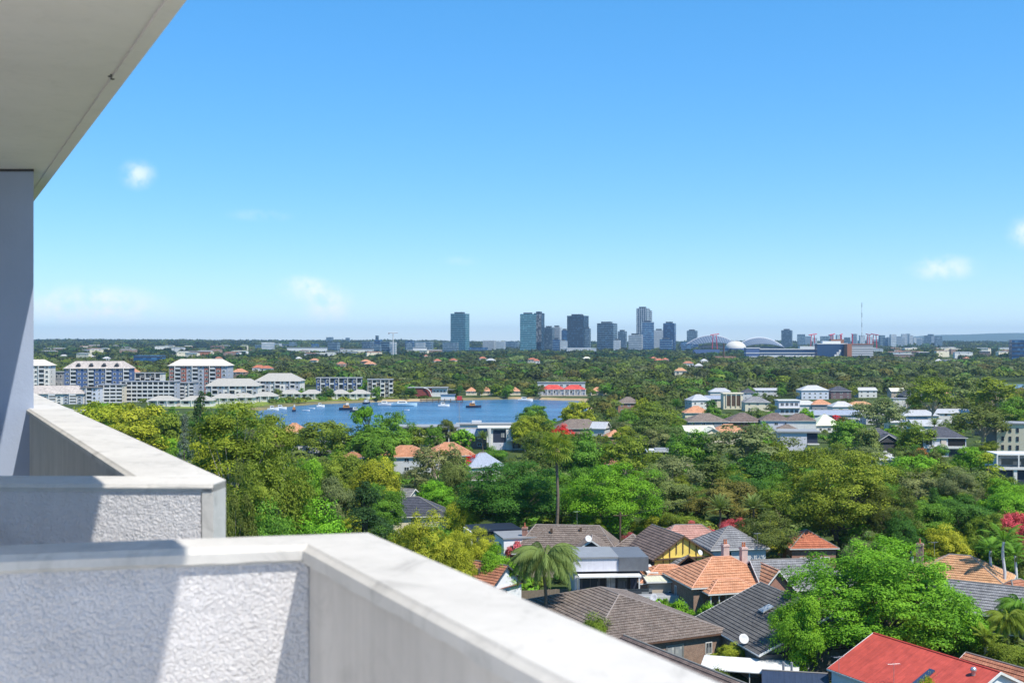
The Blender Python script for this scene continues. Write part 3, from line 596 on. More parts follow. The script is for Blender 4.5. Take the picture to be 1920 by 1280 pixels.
def plane(V, Fc, UV, eL, eR, tR, tL, n, lift):
    eL, eR, tR, tL = map(Vector, (eL, eR, tR, tL)); ex = (eR - eL).normalized(); up = ((tL + tR) / 2 - (eL + eR) / 2); up -= ex * up.dot(ex); sl = up.length; up.normalize(); nn = ex.cross(up)
    for i in range(n):
        t0, t1 = i / n, (i + 1) / n
        a, b = eL.lerp(tL, t0), eR.lerp(tR, t0); c, d = eR.lerp(tR, t1), eL.lerp(tL, t1); k = len(V)
        V += [a + nn * lift, b + nn * lift, c, d, a - nn * .004, b - nn * .004]
        def uvp(p): return ((p - eL).dot(ex), (p - eL).dot(up))
        u = [uvp(a), uvp(b), uvp(c), uvp(d)]
        if (c - d).length < 1e-3: Fc.append((k, k + 1, k + 2)); UV += [u[0], u[1], u[2]]
        else: Fc.append((k, k + 1, k + 2, k + 3)); UV += u
        if lift > .004: Fc.append((k + 4, k + 5, k + 1, k)); UV += [u[0], u[1], u[1], u[0]]
def wing(root, L, W, ze, zr, roof, wallm, roofm, cx=0, cy=0, rq=0, o=.45, near=True, gut=None, cap=None, zb=-.4, hipf=1.0, course=.55, gablem=None, walls=True, pitchends=(1, 1)):
    lo, rr_ = (cx, cy, 0), (0, 0, rq)
    hx, hy, rise = L / 2 + o, W / 2 + o, (zr - ze) / (W / 2); eo = ze - o * rise
    if walls:
        b = MB().box(-L / 2, L / 2, -W / 2, W / 2, zb, ze - .02)
        w_ = b.part('wall', wallm, root); w_.location = lo; w_.rotation_euler = rr_
    V, Fc, UV = [], [], []; sl = math.hypot(W / 2 + o, zr - eo); n = max(1, round(sl / course)) if near else 2; lift = .085 if near else .003
    r0 = -hx if roof == 'gable' or roof == 'gl' else -(L / 2 - W / 2 * hipf); r1 = hx if roof == 'gable' or roof == 'gr' else (L / 2 - W / 2 * hipf)
    if roof == 'hip' and r0 > r1: r0 = r1 = 0
    plane(V, Fc, UV, (-hx, -hy, eo), (hx, -hy, eo), (r1, 0, zr), (r0, 0, zr), n, lift); plane(V, Fc, UV, (hx, hy, eo), (-hx, hy, eo), (r0, 0, zr), (r1, 0, zr), n, lift)
    if r1 < hx: plane(V, Fc, UV, (hx, -hy, eo), (hx, hy, eo), (r1, 0, zr), (r1, 0, zr), n, lift)
    if r0 > -hx: plane(V, Fc, UV, (-hx, hy, eo), (-hx, -hy, eo), (r0, 0, zr), (r0, 0, zr), n, lift)
    # underside
    k = len(V); V += [Vector(p) for p in ((-hx, -hy, eo - .03), (hx, -hy, eo - .03), (hx, hy, eo - .03), (-hx, hy, eo - .03))]; Fc.append((k + 3, k + 2, k + 1, k)); UV += [(0, 0)] * 4
    ro = ob('roof', mesh('roof', V, Fc, roofm, UV), root, lo, rr_)
    cr = MB(); rd = .11 if near else .16; capm = cap or M('cap ' + roofm.name, tuple(x * 1.0 for x in {'orange terracotta tiles': (.58, .3, .2), 'weathered brown tiles': (.26, .22, .2)}.get(roofm.name, (.2, .19, .18))), .8)
    cr.tube([(r0, 0, zr + .02), (r1, 0, zr + .02)], rd, 6) if r1 - r0 > .1 else None
    if cr.v: ob('ridge_cap', mesh('ridge_cap', cr.v, cr.f, capm), ro)
    if near:
        for (a, b, c, r) in ((-hx, -hy, 0, r0), (-hx, hy, 0, r0), (hx, -hy, 0, r1), (hx, hy, 0, r1)):
            if abs(r) < hx - .05: q = MB().tube([(a, b, eo + .03), (r, c, zr + .02)], rd * .9, 6); ob('hip_cap', mesh('hip_cap', q.v, q.f, capm), ro)
    gm_ = gut or WHITE; t = .09
    bars = [(-hx - t, hx + t, -hy - t, -hy - .005), (-hx - t, hx + t, hy + .005, hy + t)]
    if r0 > -hx: bars.append((-hx - t, -hx - .005, -hy, hy))
    if r1 < hx: bars.append((hx + .005, hx + t, -hy, hy))
    for b_ in (bars if near else bars[:1]): bx(ro, 'gutter', *b_, eo - .16, eo + .015, gm_)
    for s, r in ((-1, r0), (1, r1)):
        if abs(r) >= hx - .01:
            x = s * (L / 2 - .03); q = mesh('gable_wall', [(x, -W / 2 + .02, ze - .03), (x, W / 2 - .02, ze - .03), (x, 0, zr - .08), (x - s * .2, -W / 2 + .02, ze - .03), (x - s * .2, W / 2 - .02, ze - .03), (x - s * .2, 0, zr - .08)], [(0, 1, 2), (3, 5, 4), (0, 2, 5, 3), (1, 4, 5, 2)], gablem or wallm)
            if walls: ob('gable_wall', q, root, lo, rr_)
            bb = MB(); xx = s * hx
            for e in (-1, 1): bb.add([(xx, e * hy, eo + .08), (xx, 0, zr + .08), (xx, 0, zr - .2), (xx, e * hy, eo - .2), (xx + s * .06, e * hy, eo + .08), (xx + s * .06, 0, zr + .08), (xx + s * .06, 0, zr - .2), (xx + s * .06, e * hy, eo - .2)], [(0, 1, 2, 3), (4, 7, 6, 5), (0, 4, 5, 1), (3, 2, 6, 7)])
            ob('barge_board', mesh('barge_board', bb.v, bb.f, gm_), ro)
    return ro
def face_pt(L, W, face, u):
    return {'f': ((u, -W / 2), 0), 'r': ((L / 2, u), R(90)), 'b': ((-u, W / 2), R(180)), 'l': ((-L / 2, -u), R(-90))}[face]
def chimney(root, x, y, z0, z1, m, w=.6, pots=1, potm=None):
    c = MB().box(x - w / 2, x + w / 2, y - w / 2, y + w / 2, z0, z1).box(x - w / 2 - .08, x + w / 2 + .08, y - w / 2 - .08, y + w / 2 + .08, z1 - .35, z1 - .15).part('chimney', m, root)
    for i in range(pots): MB().lathe([(.13, 0), (.16, .25), (.12, .3), (.12, .6), (.17, .7), (.0, .7)], (x + (i - (pots - 1) / 2) * .32, y, z1), 8).part('chimney_pot', potm or M('terracotta pot', (.45, .16, .08), .8), c)
def pole(root, name, pts, r, m): return MB().tube(pts, r, 6).part(name, m, root)
def land(x, y, z, phrase): 
    p = proj(x, y, z); LAND.append((p[0], p[1], phrase, y))
def keep(x, y, L, W, z0, z1, rot):
    P_ = []
    for sx in (-.5, .5):
        for sy in (-.5, .5):
            X_ = x + sx * L * math.cos(rot) - sy * W * math.sin(rot); Y_ = y + sx * L * math.sin(rot) + sy * W * math.cos(rot)
            P_ += [proj(X_, Y_, z0), proj(X_, Y_, z1)]
    a = np.array(P_); KEEP.append((a[:, 0].min(), a[:, 0].max(), a[:, 1].min(), a[:, 1].max(), y)); FOOT.append((x, y, max(L, W) * .5))
def house(label, short, px, py, zr, L, W, ze, rot, roof, wallm, roofm, wins='auto', near=None, name='house', showz=None, **kw):
    x, y = U(px, py, zr); rot = R(rot); root = thing(name, label, 'house', (x, y, 0), rot)
    near = (y < 300) if near is None else near
    wing(root, L, W, ze, zr, roof, wallm, roofm, near=near, **kw)
    keep(x, y, L, W, ze * .35 if showz is None else showz, zr, rot); land(x, y, ze, short)
    if wins == 'auto':
        wins = []
        for st in range(max(1, int(ze / 2.6))):
            for fc, ln in (('f', L), ('r', W), ('l', W)):
                k = max(1, int(ln / 4))
                for i in range(k): wins.append((fc, (i + .5) / k * ln - ln / 2, 1.5 + 2.75 * st, 1.7 if i % 2 else 1.2, 1.3))
    for wd in wins:
        fc, u, z, w, h = wd[:5]; (a, b), rz = face_pt(L, W, fc, u); win(root, a, b, z, rz, w, h, *(wd[5:]))
    return root
def blocks(label, short, px, py, ztop, rot, parts, wins=(), cat='house', name='house', ext=(10, 8), showz=0, d=None):
    x, y = U(px, py, ztop) if d is None else at(px, d); rot = R(rot); root = thing(name, label, cat, (x, y, tz(x, y)), rot)
    seen = {}
    for nm, x0, x1, y0, y1, z0, z1, m in parts: bx(root, nm, x0, x1, y0, y1, z0, z1, m)
    for x_, y_, z, rz, w, h, *r in wins: win(root, x_, y_, z, R(rz), w, h, *r)
    keep(x, y, ext[0], ext[1], showz, ztop, rot); land(x, y, ztop, short); return root
def dish(label, x, y, z, rz, s=.45):
    r_ = thing('satellite_dish', label, 'satellite dish', (x, y, z), rz)
    V = []; m_ = MB(); m_.lathe([(0, .0), (s * .5, .04), (s, .15), (s + .02, .16), (s, .17), (s * .5, .06), (0, .02)], (0, 0, 0), 14)
    o = m_.part('reflector', LGREY, r_, True); o.location = (0, 0, .55); o.rotation_euler = (R(62), 0, 0)
    pole(r_, 'mast', [(0, .1, -.1), (0, .1, .5)], .03, STEEL); pole(r_, 'feed_arm', [(0, .05, .4), (0, -.45, .75)], .018, STEEL)
def antenna(label, x, y, z, h=2.0, rz=0):
    r_ = thing('tv_antenna', label, 'antenna', (x, y, z), rz)
    pole(r_, 'mast', [(0, 0, -.2), (0, 0, h)], .025, STEEL); pole(r_, 'boom', [(-.7, 0, h - .1), (.7, 0, h - .1)], .015, STEEL)
    for i in range(6): pole(r_, 'element', [(-.6 + i * .24, -.5 + .04 * i, h - .1), (-.6 + i * .24, .5 - .04 * i, h - .1)], .01, STEEL)
YEL = M('yellow render', (.72, .55, .13), .7, .1); PALEB = M('pale blue grey render', (.55, .58, .66), .7, .08); WEATHER = M('white weatherboard', (.72, .74, .76), .6, .08); PINKR = M('cream pink render', (.62, .52, .45), .7, .1)
CREAM = M('cream wall', (.66, .6, .46), .7, .1); TANW = M('tan wall', (.42, .36, .29), .75, .12); VIO = M('lavender grey render', (.60, .60, .66), .7, .10, streak=.1)

# --- nearest houses
def hx_(label, short, x, y, *a, **k):      # house by ground position
    zr = a[0]; p = proj(x, y, zr); return house(label, short, p[0], p[1], *a, **k)
rd = hx_('white weatherboard house with a bright red steel gable roof and long skylight', 'the red steel roof', 44.6, 118.6, 7.5, 16.4, 13, 4.5, -63, 'gable', WEATHER, S_RED, wins=[('f', -5, 2.2, 1.4, 1.6), ('r', 0, 2.2, 1.6, 1.5)], course=9, cap=M('red cap', (.5, .07, .05), .5), o=.3, near=True)
q = MB(); q.add([(1.9, -2.6, 6.35), (2.6, -2.6, 6.35), (2.6, -5.2, 5.15), (1.9, -5.2, 5.15), (1.9, -2.6, 6.55), (2.6, -2.6, 6.55), (2.6, -5.2, 5.35), (1.9, -5.2, 5.35)], [(4, 5, 6, 7), (0, 1, 5, 4), (2, 3, 7, 6), (1, 2, 6, 5), (3, 0, 4, 7)]); q.part('skylight', glassmat('skylight glass', (.03, .05, .1), .1, .6), rd)
MB().lathe([(.0, .75), (.22, .7), (.32, .5), (.3, .35), (.2, .25), (.2, -.1)], (6.4, -1.4, 6.95), 12).part('roof_ventilator', STEEL, rd, True)
house('wide brick house with lichen spotted dark brown tile hip roof below the palm', 'the lichen spotted brown roof', 1143, 1107, 7.4, 25, 20, 4.0, -65, 'hip', BRICK, T_BRN, wins=[('r', 2.0, 2.1, 2.6, 2.0, STEEL, CURT), ('r', -5.8, 2.1, 3.4, 2.2, WHITE, GLASS), ('r', 7, 2.1, 1.0, 1.6)], gut=M('brown gutter', (.12, .07, .05), .5))
hx_('dark tiled gable house end-on behind the parapet edge', 'the brown roof below the parapet', 18.2, 119.5, 6.5, 21, 11, 3.4, -61, 'gable', BRICK, T_DRK, wins=[('r', 0, 1.8, 1.6, 1.3)], gut=M('brown gutter', (.12, .07, .05), .5))
ch = hx_('house with broad charcoal tile gable roof and grey brick end wall', 'the charcoal gable roof', 35.8, 141.8, 8.0, 17.5, 18.6, 4.0, -75, 'gable', DBRICK, T_CHA, wins=[('r', -4, 1.7, 2.0, 1.4), ('r', 4, 1.7, 2.4, 1.6)])
q = MB(); q.add([(-1.2, -3.0, 6.95), (.2, -3.0, 6.95), (.2, -4.5, 6.3), (-1.2, -4.5, 6.3), (-1.2, -3.0, 7.1), (.2, -3.0, 7.1), (.2, -4.5, 6.45), (-1.2, -4.5, 6.45)], [(4, 5, 6, 7), (0, 1, 5, 4), (2, 3, 7, 6), (1, 2, 6, 5), (3, 0, 4, 7)]); q.part('skylight', CURT, ch)
# orange federation house with verandah, gable and chimneys
fh = house('brown brick federation house with orange tile roof and white arched verandah', 'the orange federation house', 1352, 1043, 7.7, 13.5, 10.5, 4.7, 14, 'hip', BRICK, T_OR, wins=[('f', -.3, 2.7, 2.9, 2.0, WHITE, CURT), ('l', -1.5, 2.2, .8, 2.4, WHITE, GLASS), ('l', 2.4, 1.3, 1.0, .9, WHITE, WHITE)])
wing(fh, 8.0, 4.6, 4.1, 5.4, 'hip', BRICK, T_OR, cx=-1.2, cy=-5.2, near=True, walls=False, zb=0, o=.3)
wing(fh, 8.0, 5.2, 4.1, 7.0, 'gl', BRICK, T_OR, cx=5.2, cy=-4.2, rq=R(90), near=True, gablem=RBRICK)
for i, xx in enumerate((-5.0, -3.7, 1.9, 3.0)): pole(fh, 'verandah_post', [(xx, -7.4, 0), (xx, -7.4, 4.0)], .11, WHITE)
for xa, xb in ((-5.0, -3.7), (-3.7, 1.9), (1.9, 3.0)):
    A = MB(); n_ = 14; c_ = (xa + xb) / 2; hw = (xb - xa) / 2
    for i in range(n_):
        t0, t1 = i / n_ * math.pi, (i + 1) / n_ * math.pi; f = lambda t: (c_ - hw * math.copysign(abs(math.cos(t)) ** .55, math.cos(t)), 3.0 + .9 * math.sin(t) ** .7)
        (x0_, z0_), (x1_, z1_) = f(t0), f(t1); A.add([(x0_, -7.45, z0_), (x1_, -7.45, z1_), (x1_, -7.45, 4.05), (x0_, -7.45, 4.05), (x0_, -7.36, z0_), (x1_, -7.36, z1_), (x1_, -7.36, 4.05), (x0_, -7.36, 4.05)], [(0, 1, 2, 3), (7, 6, 5, 4), (0, 4, 5, 1)])
    A.part('arched_fretwork', WHITE, fh)
MB().box(-5.2, 3.2, -7.5, -5.3, -.3, .9).part('verandah_floor', TIMBER, fh); MB().box(-5.1, 3.1, -7.48, -7.4, .9, 1.6).part('verandah_rail', BRICK, fh)
chimney(fh, 1.6, 2.0, 6.0, 9.2, M('painted pink chimney', (.55, .4, .36), .8), .95, 2); chimney(fh, 4.0, .6, 6.0, 8.9, M('painted pink chimney', (.55, .4, .36), .8), .95, 2)
# yellow tudor gable
yh = hx_('yellow half-timbered gable house with dark roof and small porch gable', 'the yellow gabled house', 26.3, 189.5, 8.6, 11.5, 10.4, 5.2, -72, 'gable', M('dark weatherboard', (.07, .06, .055), .7), T_DRK, wins=[('f', -3.5, 3.9, .9, .9), ('f', -.8, 3.9, .9, .9), ('f', 2.2, 3.9, .9, .9)], gut=TIMBER, gablem=YEL)
MB().box(5.73, 5.8, -5.1, 5.1, .8, 5.2).part('render_panel', YEL, yh)
for u_ in (-3.6, -2.4, 2.4, 3.6, 0.0, -1.2, 1.2):
    t_ = 5.2 + 3.4 * (1 - abs(u_) / 5.2) - .15
    MB().box(5.8, 5.86, u_ - .07, u_ + .07, 1.0 if abs(u_) > 2 else 5.6, t_).part('timber_batten', TIMBER, yh)
MB().box(5.8, 5.87, -4.7, 4.7, 4.85, 5.03).part('timber_batten', TIMBER, yh)
MB().box(5.81, 6.3, -1.6, 1.6, 1.2, 4.4).part('porch_shade_panel', BLACK, yh)  # solid black box, its colour stands in for shade inside the porch
wing(yh, 1.6, 3.8, 4.4, 5.7, 'gr', YEL, T_GRY, cx=6.6, walls=False, near=True, gut=TIMBER)
# brown hip house with dish gable
bh = house('long house with weathered brown tile roof of several hips and a small dish gable', 'the long brown tiled roof', 1064, 984, 8.0, 17.5, 12.5, 4.3, -6, 'hip', TANW, T_BRN, wins=[('f', 5.5, 2.4, 2.2, 1.6), ('r', 0, 2.4, 2, 1.5)], hipf=.5)
wing(bh, 9.5, 8.5, 4.3, 7.2, 'gl', TANW, T_BRN, cx=4.6, cy=-5.4, rq=R(90), near=True, gablem=DGREY); wing(bh, 8, 9, 4.0, 7.0, 'hip', TANW, T_BRN, cx=11.5, cy=-2.2, rq=R(-12), near=True)
chimney(bh, -7.4, -2.0, 5.5, 7.9, RBRICK, .9, 1); MB().box(-2.9, -2.5, -2.2, -1.8, 7.0, 7.75).part('roof_vent', TIMBER, bh); MB().box(2.2, 2.6, -1.6, -1.2, 7.1, 7.9).part('roof_vent', TIMBER, bh)
# grey modern house
P6 = [('upper_wall', -5.3, 1.8, -3.5, 5, 4.9, 6.9, VIO), ('dark_clad_wall', 1.8, 6.4, -3.9, 5, 4.95, 7.1, M('grey seam cladding', (.13, .14, .16), .5)), ('roof_slab', -5.5, 1.79, -3.7, 5.2, 6.9, 7.15, S_GRY), ('awning_roof', -4.6, 5.0, -5.4, -3.51, 4.3, 4.55, M('white soffit', (.75, .75, .74), .5)),
      ('lower_wall', -5.0, 5.6, -3.2, 5, -.3, 4.3, LGREY), ('painted_recess', -4.2, 4.9, -3.26, -3.1, 1.9, 4.2, BLACK), ('terrace_slab', -5.4, 6.6, -6.2, -3.3, 1.4, 1.7, LGREY), ('glass_balustrade', -5.3, 6.5, -6.15, -6.1, 1.72, 2.7, GLASS), ('garage_box', 3.0, 10.0, -8.4, -5.5, -.3, 1.9, MGREY), ('garage_parapet', 2.9, 10.1, -8.6, -8.41, .9, 2.1, LGREY), ('side_wing', 6.42, 8.2, -2.6, 4, -.3, 4.4, WHITE), ('terrace_frame', -5.0, -4.8, -6.0, -5.8, 1.7, 4.3, STEEL), ('terrace_frame', 4.6, 4.8, -5.3, -5.1, 1.7, 4.3, WHITE)]  # black panel behind the glazing paints the shade of a deep recess
blocks('modern flat roofed house with lavender grey upper wall, dark cladding and glazed terrace', 'the modern grey house', 1132, 1037, 7.0, 4, P6, [(-2.6, -3.3, 3.0, 0, 3.0, 2.2, DGREY, GLASS), (.6, -3.3, 3.0, 0, 1.6, 2.2, DGREY, CURT), (2.4, -3.3, 3.0, 0, 1.5, 2.2, DGREY, GLASS), (4.2, -3.3, 3.0, 0, 1.1, 2.2, DGREY, NAVY), (7.2, -2.7, 2.8, 0, .8, 2.2, DGREY, GLASS)], ext=(13, 9), showz=1.4)
blocks('white rendered box house with two slot windows beside the long brown roof', 'the white box house', 966, 1001, 6.4, 14, [('wall', -2.8, 3.2, -3, 4, -.3, 6.1, WEATHER), ('roof_slab', -3, 3.4, -3.2, 4.2, 6.1, 6.35, S_GRY)], [(-1.4, -3.02, 4.2, 0, .5, 1.5, DGREY), (-.4, -3.02, 4.2, 0, .5, 1.5, DGREY), (-2.82, -.5, 4.2, -90, 1.5, 1.5, DGREY)], ext=(8, 8), showz=4)
blocks('dark navy flat roofed carport behind the lime tree', 'the navy carport', 924, 986, 5.6, 16, [('wall', -4, 4, -3, 3, -.3, 5.2, NAVY), ('roof_slab', -4.6, 4.6, -3.6, 3.6, 5.2, 5.55, S_NVY), ('white_wall', -5.0, -4.65, -3, 3, -.3, 5.2, WHITE)], ext=(11, 7), showz=3)
rr2 = house('white walled cottage with rust orange tile roof beside the feathery palm', 'the rust roofed cottage', 902, 1052, 7.4, 9.5, 7.5, 4.6, -38, 'gable', WEATHER, T_RUST, wins=[('r', 0, 2.9, .6, 2.0, WHITE, GLASS)], gut=DGREY); MB().box(.9, 1.3, -2.2, -1.8, 6.0, 6.75).part('roof_vent', DGREY, rr2)
# patio roof, navy shed
pr = thing('patio_roof', 'flat white sheet patio roof on posts in the yard', 'patio roof', (*U(1408, 1246, 3.0), 0), R(-16)); x_, y_ = pr.location.x, pr.location.y
ob('roof_sheet', mesh('roof_sheet', [(-5.6, -2.6, 2.85), (5.4, -2.6, 2.95), (5.4, 2.6, 3.15), (-5.6, 2.6, 3.05), (-5.6, -2.6, 2.75), (5.4, -2.6, 2.85), (5.4, 2.6, 3.05), (-5.6, 2.6, 2.95)], [(0, 1, 2, 3), (7, 6, 5, 4), (0, 4, 5, 1), (1, 5, 6, 2), (3, 7, 4, 0), (2, 6, 7, 3)], M('weathered white deck sheet', (.62, .62, .6), .7, .3, .8), [(0, 0), (11, 0), (11, 5), (0, 5)] + [(0, 0)] * 20), pr)
for a, b in ((-5.3, -2.4), (5.1, -2.4), (-5.3, 2.3), (5.1, 2.3), (0, -2.4)): pole(pr, 'post', [(a, b, -.2), (a, b, 2.85)], .06, WHITE)
FOOT.append((x_, y_, 6)); KEEP.append((1310, 1520, 1228, 1280, y_)); LAND.append((1408, 1246, 'the white patio roof', y_))
sh = hx_('small shed with navy steel roof beside the white patio roof', 'the navy shed', *U(1490, 1262, 3.2), 3.4, 6.2, 5.0, 2.5, -12, 'gable', MGREY, S_NVY, wins=[], course=9, gut=NAVY)
for a in (-1.2, -.3): pole(sh, 'flue_pipe', [(a, .9, 2.8), (a, .9, 4.2)], .14, MGREY)
# right edge roofs
t1 = house('tan tile hip roof house with brick chimney behind the bright green tree', 'the tan tiled roof', 1800, 1040, 7.6, 14, 11, 4.4, -28, 'hip', BRICK, T_TAN); chimney(t1, -5.8, -.4, 5.2, 9.0, BRICK, 1.0, 1)
house('house with grey ribbed tile roof tucked behind the bright green tree', 'the grey roof by the palms', 1838, 1092, 6.6, 15, 9, 3.6, -32, 'gable', BRICK, T_GRY)
house('house with rust red tile roof at the frame edge among palms', 'the rust red roof by the palms', 1905, 1086, 7.0, 9, 7, 4.2, 30, 'hip', BRICK, T_RUST)
house('low house with rust brown tile roof beside the red steel roof', 'the low rust brown roof', 1925, 1254, 6.0, 14, 10, 3.2, -60, 'gable', BRICK, T_RUST)
house('brick house with grey tile gable behind the orange federation house', 'the grey tile gable', 1500, 1047, 7.4, 15, 10, 4.2, 8, 'gl', RBRICK, T_GRY)
house('pale grey house with silvery hip roof beside the dark gum', 'the silvery hip roof', 1368, 986, 8.4, 9.5, 9, 5.6, 10, 'hip', LGREY, T_GRY, wins=[('f', -2, 4.3, 1.4, 1.2), ('l', 0, 4.3, 1.2, 1.2)])
house('red tiled brick house half hidden under the big olive gum', 'the red tiles under the big gum', 1512, 992, 6.4, 8, 8, 4.0, 4, 'hip', RBRICK, T_RED)
house('low house with orange tile roof between the yellow gable and the modern house', 'the low orange tile roof', 1250, 1058, 5.2, 9.5, 7, 3.4, 6, 'hip', BRICK, T_OR)
house('flat cream lean-to roof below the orange tiles', 'the cream lean-to', 1252, 1078, 4.0, 7, 5, 3.7, 6, 'gable', TANW, S_CRM)
house('house with pink tile roof behind the crepe myrtles', 'the pink tile roof', 1290, 983, 6.8, 13, 8, 4.0, 6, 'hip', CREAM, tilemat('faded pink tiles', (.45, .24, .2), (.52, .3, .25)))
# --- middle distance
house('light walled house with slate hip roof among the lime trees', 'the slate hip roof', 774, 931, 8.2, 13.5, 11, 5.2, 8, 'hip', CREAM, T_SLT)
house('small grey pyramid roofed house amid shrubs', 'the small grey pyramid roof', 614, 921, 7.5, 6.5, 6, 5.8, 15, 'hip', LGREY, T_SLT)
house('orange tile roof showing between the tall gum and the dark pine', 'the orange roof under the gum', 552, 932, 7.5, 13, 9, 4.5, -25, 'gable', BRICK, T_OR)
house('grey tile gable house beyond the slate roof', 'the plain grey gable', 746, 914, 7, 9, 8, 4.4, -30, 'gable', LGREY, T_GRY)
oh = house('two storey grey house with flat orange tile hip roof and rooftop unit', 'the two storey orange roof', 762, 835, 8.2, 15, 11, 5.4, 6, 'hip', LGREY, T_OR, near=True)
house('orange tile hip house joined beyond the pale banksia', 'the orange hip by the banksia', 842, 829, 8.6, 15, 12, 5.2, 10, 'hip', MGREY, T_OR, near=True)
house('low house with solar panels on a dark flat roof', 'the low solar roof', 690, 857, 4.6, 13, 8, 3.8, 12, 'hip', LGREY, T_SLT)
house('brown tile bungalow behind the solar roof', 'the brown bungalow', 662, 846, 6, 9, 8, 3.8, 12, 'hip', BRICK, T_RUST)
house('brown tile roof house half hidden at the red flowering tree', 'the small brown roof', 893, 884, 5, 7, 6, 3.4, 10, 'hip', BRICK, T_BRN)
house('pair of pale blue steel roofs with a dormer', 'the pale blue roofs', 905, 848, 8, 11, 9, 4.6, 20, 'hip', WHITE, S_BLU)
house('orange tile house with solar panel by the water', 'the orange roof by the water', 552, 793, 8.6, 11, 9, 5.4, 10, 'hip', BRICK, T_OR)
house('brown low roof in the lower garden by the bay', 'the brown roof by the bay', 525, 812, 5, 8, 7, 3.4, 10, 'hip', BRICK, T_RED)
house('long grey flat roof among the olive trees', 'the long grey flat roof', 600, 826, 4.2, 20, 8, 3.9, 4, 'gable', LGREY, S_GRY)
blocks('long white two storey waterfront block with open colonnade', 'the white waterfront block', 800, 797, 8.0, 3, [('roof_slab', -11, 13, -6.5, 6, 7.5, 8.0, S_WHT), ('upper_back_wall', -10, 12.5, -1, 5.5, 4.2, 7.5, MGREY), ('balcony_slab', -10.6, 12.6, -6, 5.5, 3.8, 4.2, OFFW), ('lower_wall', -10, 12.5, -3, 5.5, -.3, 3.8, TANW)] + [('column', -10.2 + 3.75 * i, -9.8 + 3.75 * i, -5.9, -5.5, -.3, 7.5, WHITE) for i in range(7)],
       [(-8 + 3.75 * i, -1.1, 5.8, 0, 2.8, 2.4, DGREY, GLASS) for i in range(6)] + [(-8 + 3.75 * i, -3.1, 1.8, 0, 2.4, 2.2, DGREY, GLASS) for i in range(6)], ext=(24, 12))
blocks('white modern waterfront house with tall navy recess', 'the white modern waterfront house', 935, 799, 8.6, 2, [('roof_slab', -8, 9.5, -5, 5, 8.2, 8.6, WHITE), ('wall', -3.0, 9, -4, 4.8, -.3, 8.2, WHITE), ('dark_recess', -2.2, 2.6, -4.06, -3.9, 2.8, 7.6, NAVY), ('left_pier', -3.8, -3.0, -5, 4.8, -.3, 8.2, WHITE), ('centre_pier', 2.7, 5.0, -4.8, 4.8, -.3, 8.19, WHITE), ('porch_slab', 3.0, 9.0, -6.5, -4.05, 3.4, 4.0, WHITE), ('garage_door', -2.2, 2.6, -4.1, -3.95, -.2, 2.7, VIO)], [(1.5, -4.1, 5.6, 0, 1.6, 2.0, DGREY, CURT), (6.8, -4.1, 1.9, 0, 3.0, 2.6, DGREY, GLASS), (6.8, -4.1, 6, 0, 2.2, 1.6)], ext=(17, 10))
house('brown brick house with blue grey solar gable roof', 'the solar gable roof', 885, 803, 7.4, 11, 8, 5.2, 4, 'gable', BRICK, S_BLU)
blocks('pale flat roof terrace on the bay side', 'the pale roof terrace', 912, 793, 7.6, 2, [('wall', -12, 13, -4, 4, -.3, 7.2, WHITE), ('roof_slab', -12.5, 13.5, -4.5, 4.5, 7.2, 7.6, S_WHT), ('plant_box', -6, -2, -1, 2, 7.6, 8.6, LGREY)], ext=(25, 9))
house('wide brown tile house below the lime domed tree', 'the wide brown roof by the bay', 1085, 786, 7.6, 20, 11, 4.4, 4, 'hip', BRICK, T_BRN)
house('pale grey roof beside the wide brown roof', 'the pale grey roof by the bay', 1120, 790, 6.8, 9, 9, 4.4, -20, 'gable', LGREY, S_GRY)
house('brown house with red brick walls on the far bay slope', 'the red brick bay house', 1178, 744, 9, 13, 10, 6.0, 0, 'hip', RBRICK, T_BRN)
house('small orange roof peeking above the fig', 'the small orange roof', 1152, 806, 6, 7, 6, 4, 10, 'hip', BRICK, T_OR)
house('red brick cottage between the figs and the grey gum', 'the red brick cottage', 1135, 856, 5.5, 8, 6, 3.8, 0, 'hip', RBRICK, T_RUST)
blocks('flat concrete pergola roof with planting', 'the flat pergola roof', 1262, 842, 5.2, -3, [('roof_slab', -9, 10, -4, 4, 4.6, 5.1, LGREY), ('wall', 1, 9, -3.4, 3.4, -.3, 4.6, TANW), ('louvre_frame', -6, 8, -3, 3, 5.1, 5.5, MGREY)], [(4, -3.5, 2.6, 0, 2.4, 1.6)], ext=(19, 8))
house('grey walled house with broad brown hip roof facing the bay', 'the broad brown hip', 1322, 775, 8.6, 18, 13, 5.6, 4, 'hip', MGREY, T_BRN)
house('dark brown tile house in the middle of the row', 'the dark brown middle roof', 1392, 774, 8.4, 16, 13, 5.0, 4, 'hip', TIMBER, T_DRK)
lw = house('long white house with brown hip roofs in a row', 'the long white house', 1452, 774, 8.8, 13, 10, 6.0, -4, 'hip', VIO, T_DRK); wing(lw, 13, 9, 6.0, 8.6, 'hip', WHITE, T_DRK, cx=11, cy=-1, near=False); wing(lw, 8, 6, 2.8, 4.2, 'hip', WHITE, T_BRN, cx=4, cy=-9, near=False); keep(lw.location.x + 9, lw.location.y, 12, 9, 1, 8, 0)
cg = house('cream twin gabled house with orange wing', 'the cream gables', 1308, 797, 7.4, 12, 9, 5.2, 8, 'gable', CREAM, S_CRM); wing(cg, 10, 7, 5.0, 7.0, 'gl', CREAM, S_CRM, cx=3.2, cy=-4.5, rq=R(90), near=False); wing(cg, 13, 9, 5.0, 7.6, 'hip', CREAM, T_OR, cx=13, cy=1, near=False); keep(cg.location.x + 13, cg.location.y, 12, 9, 2, 7, 0)
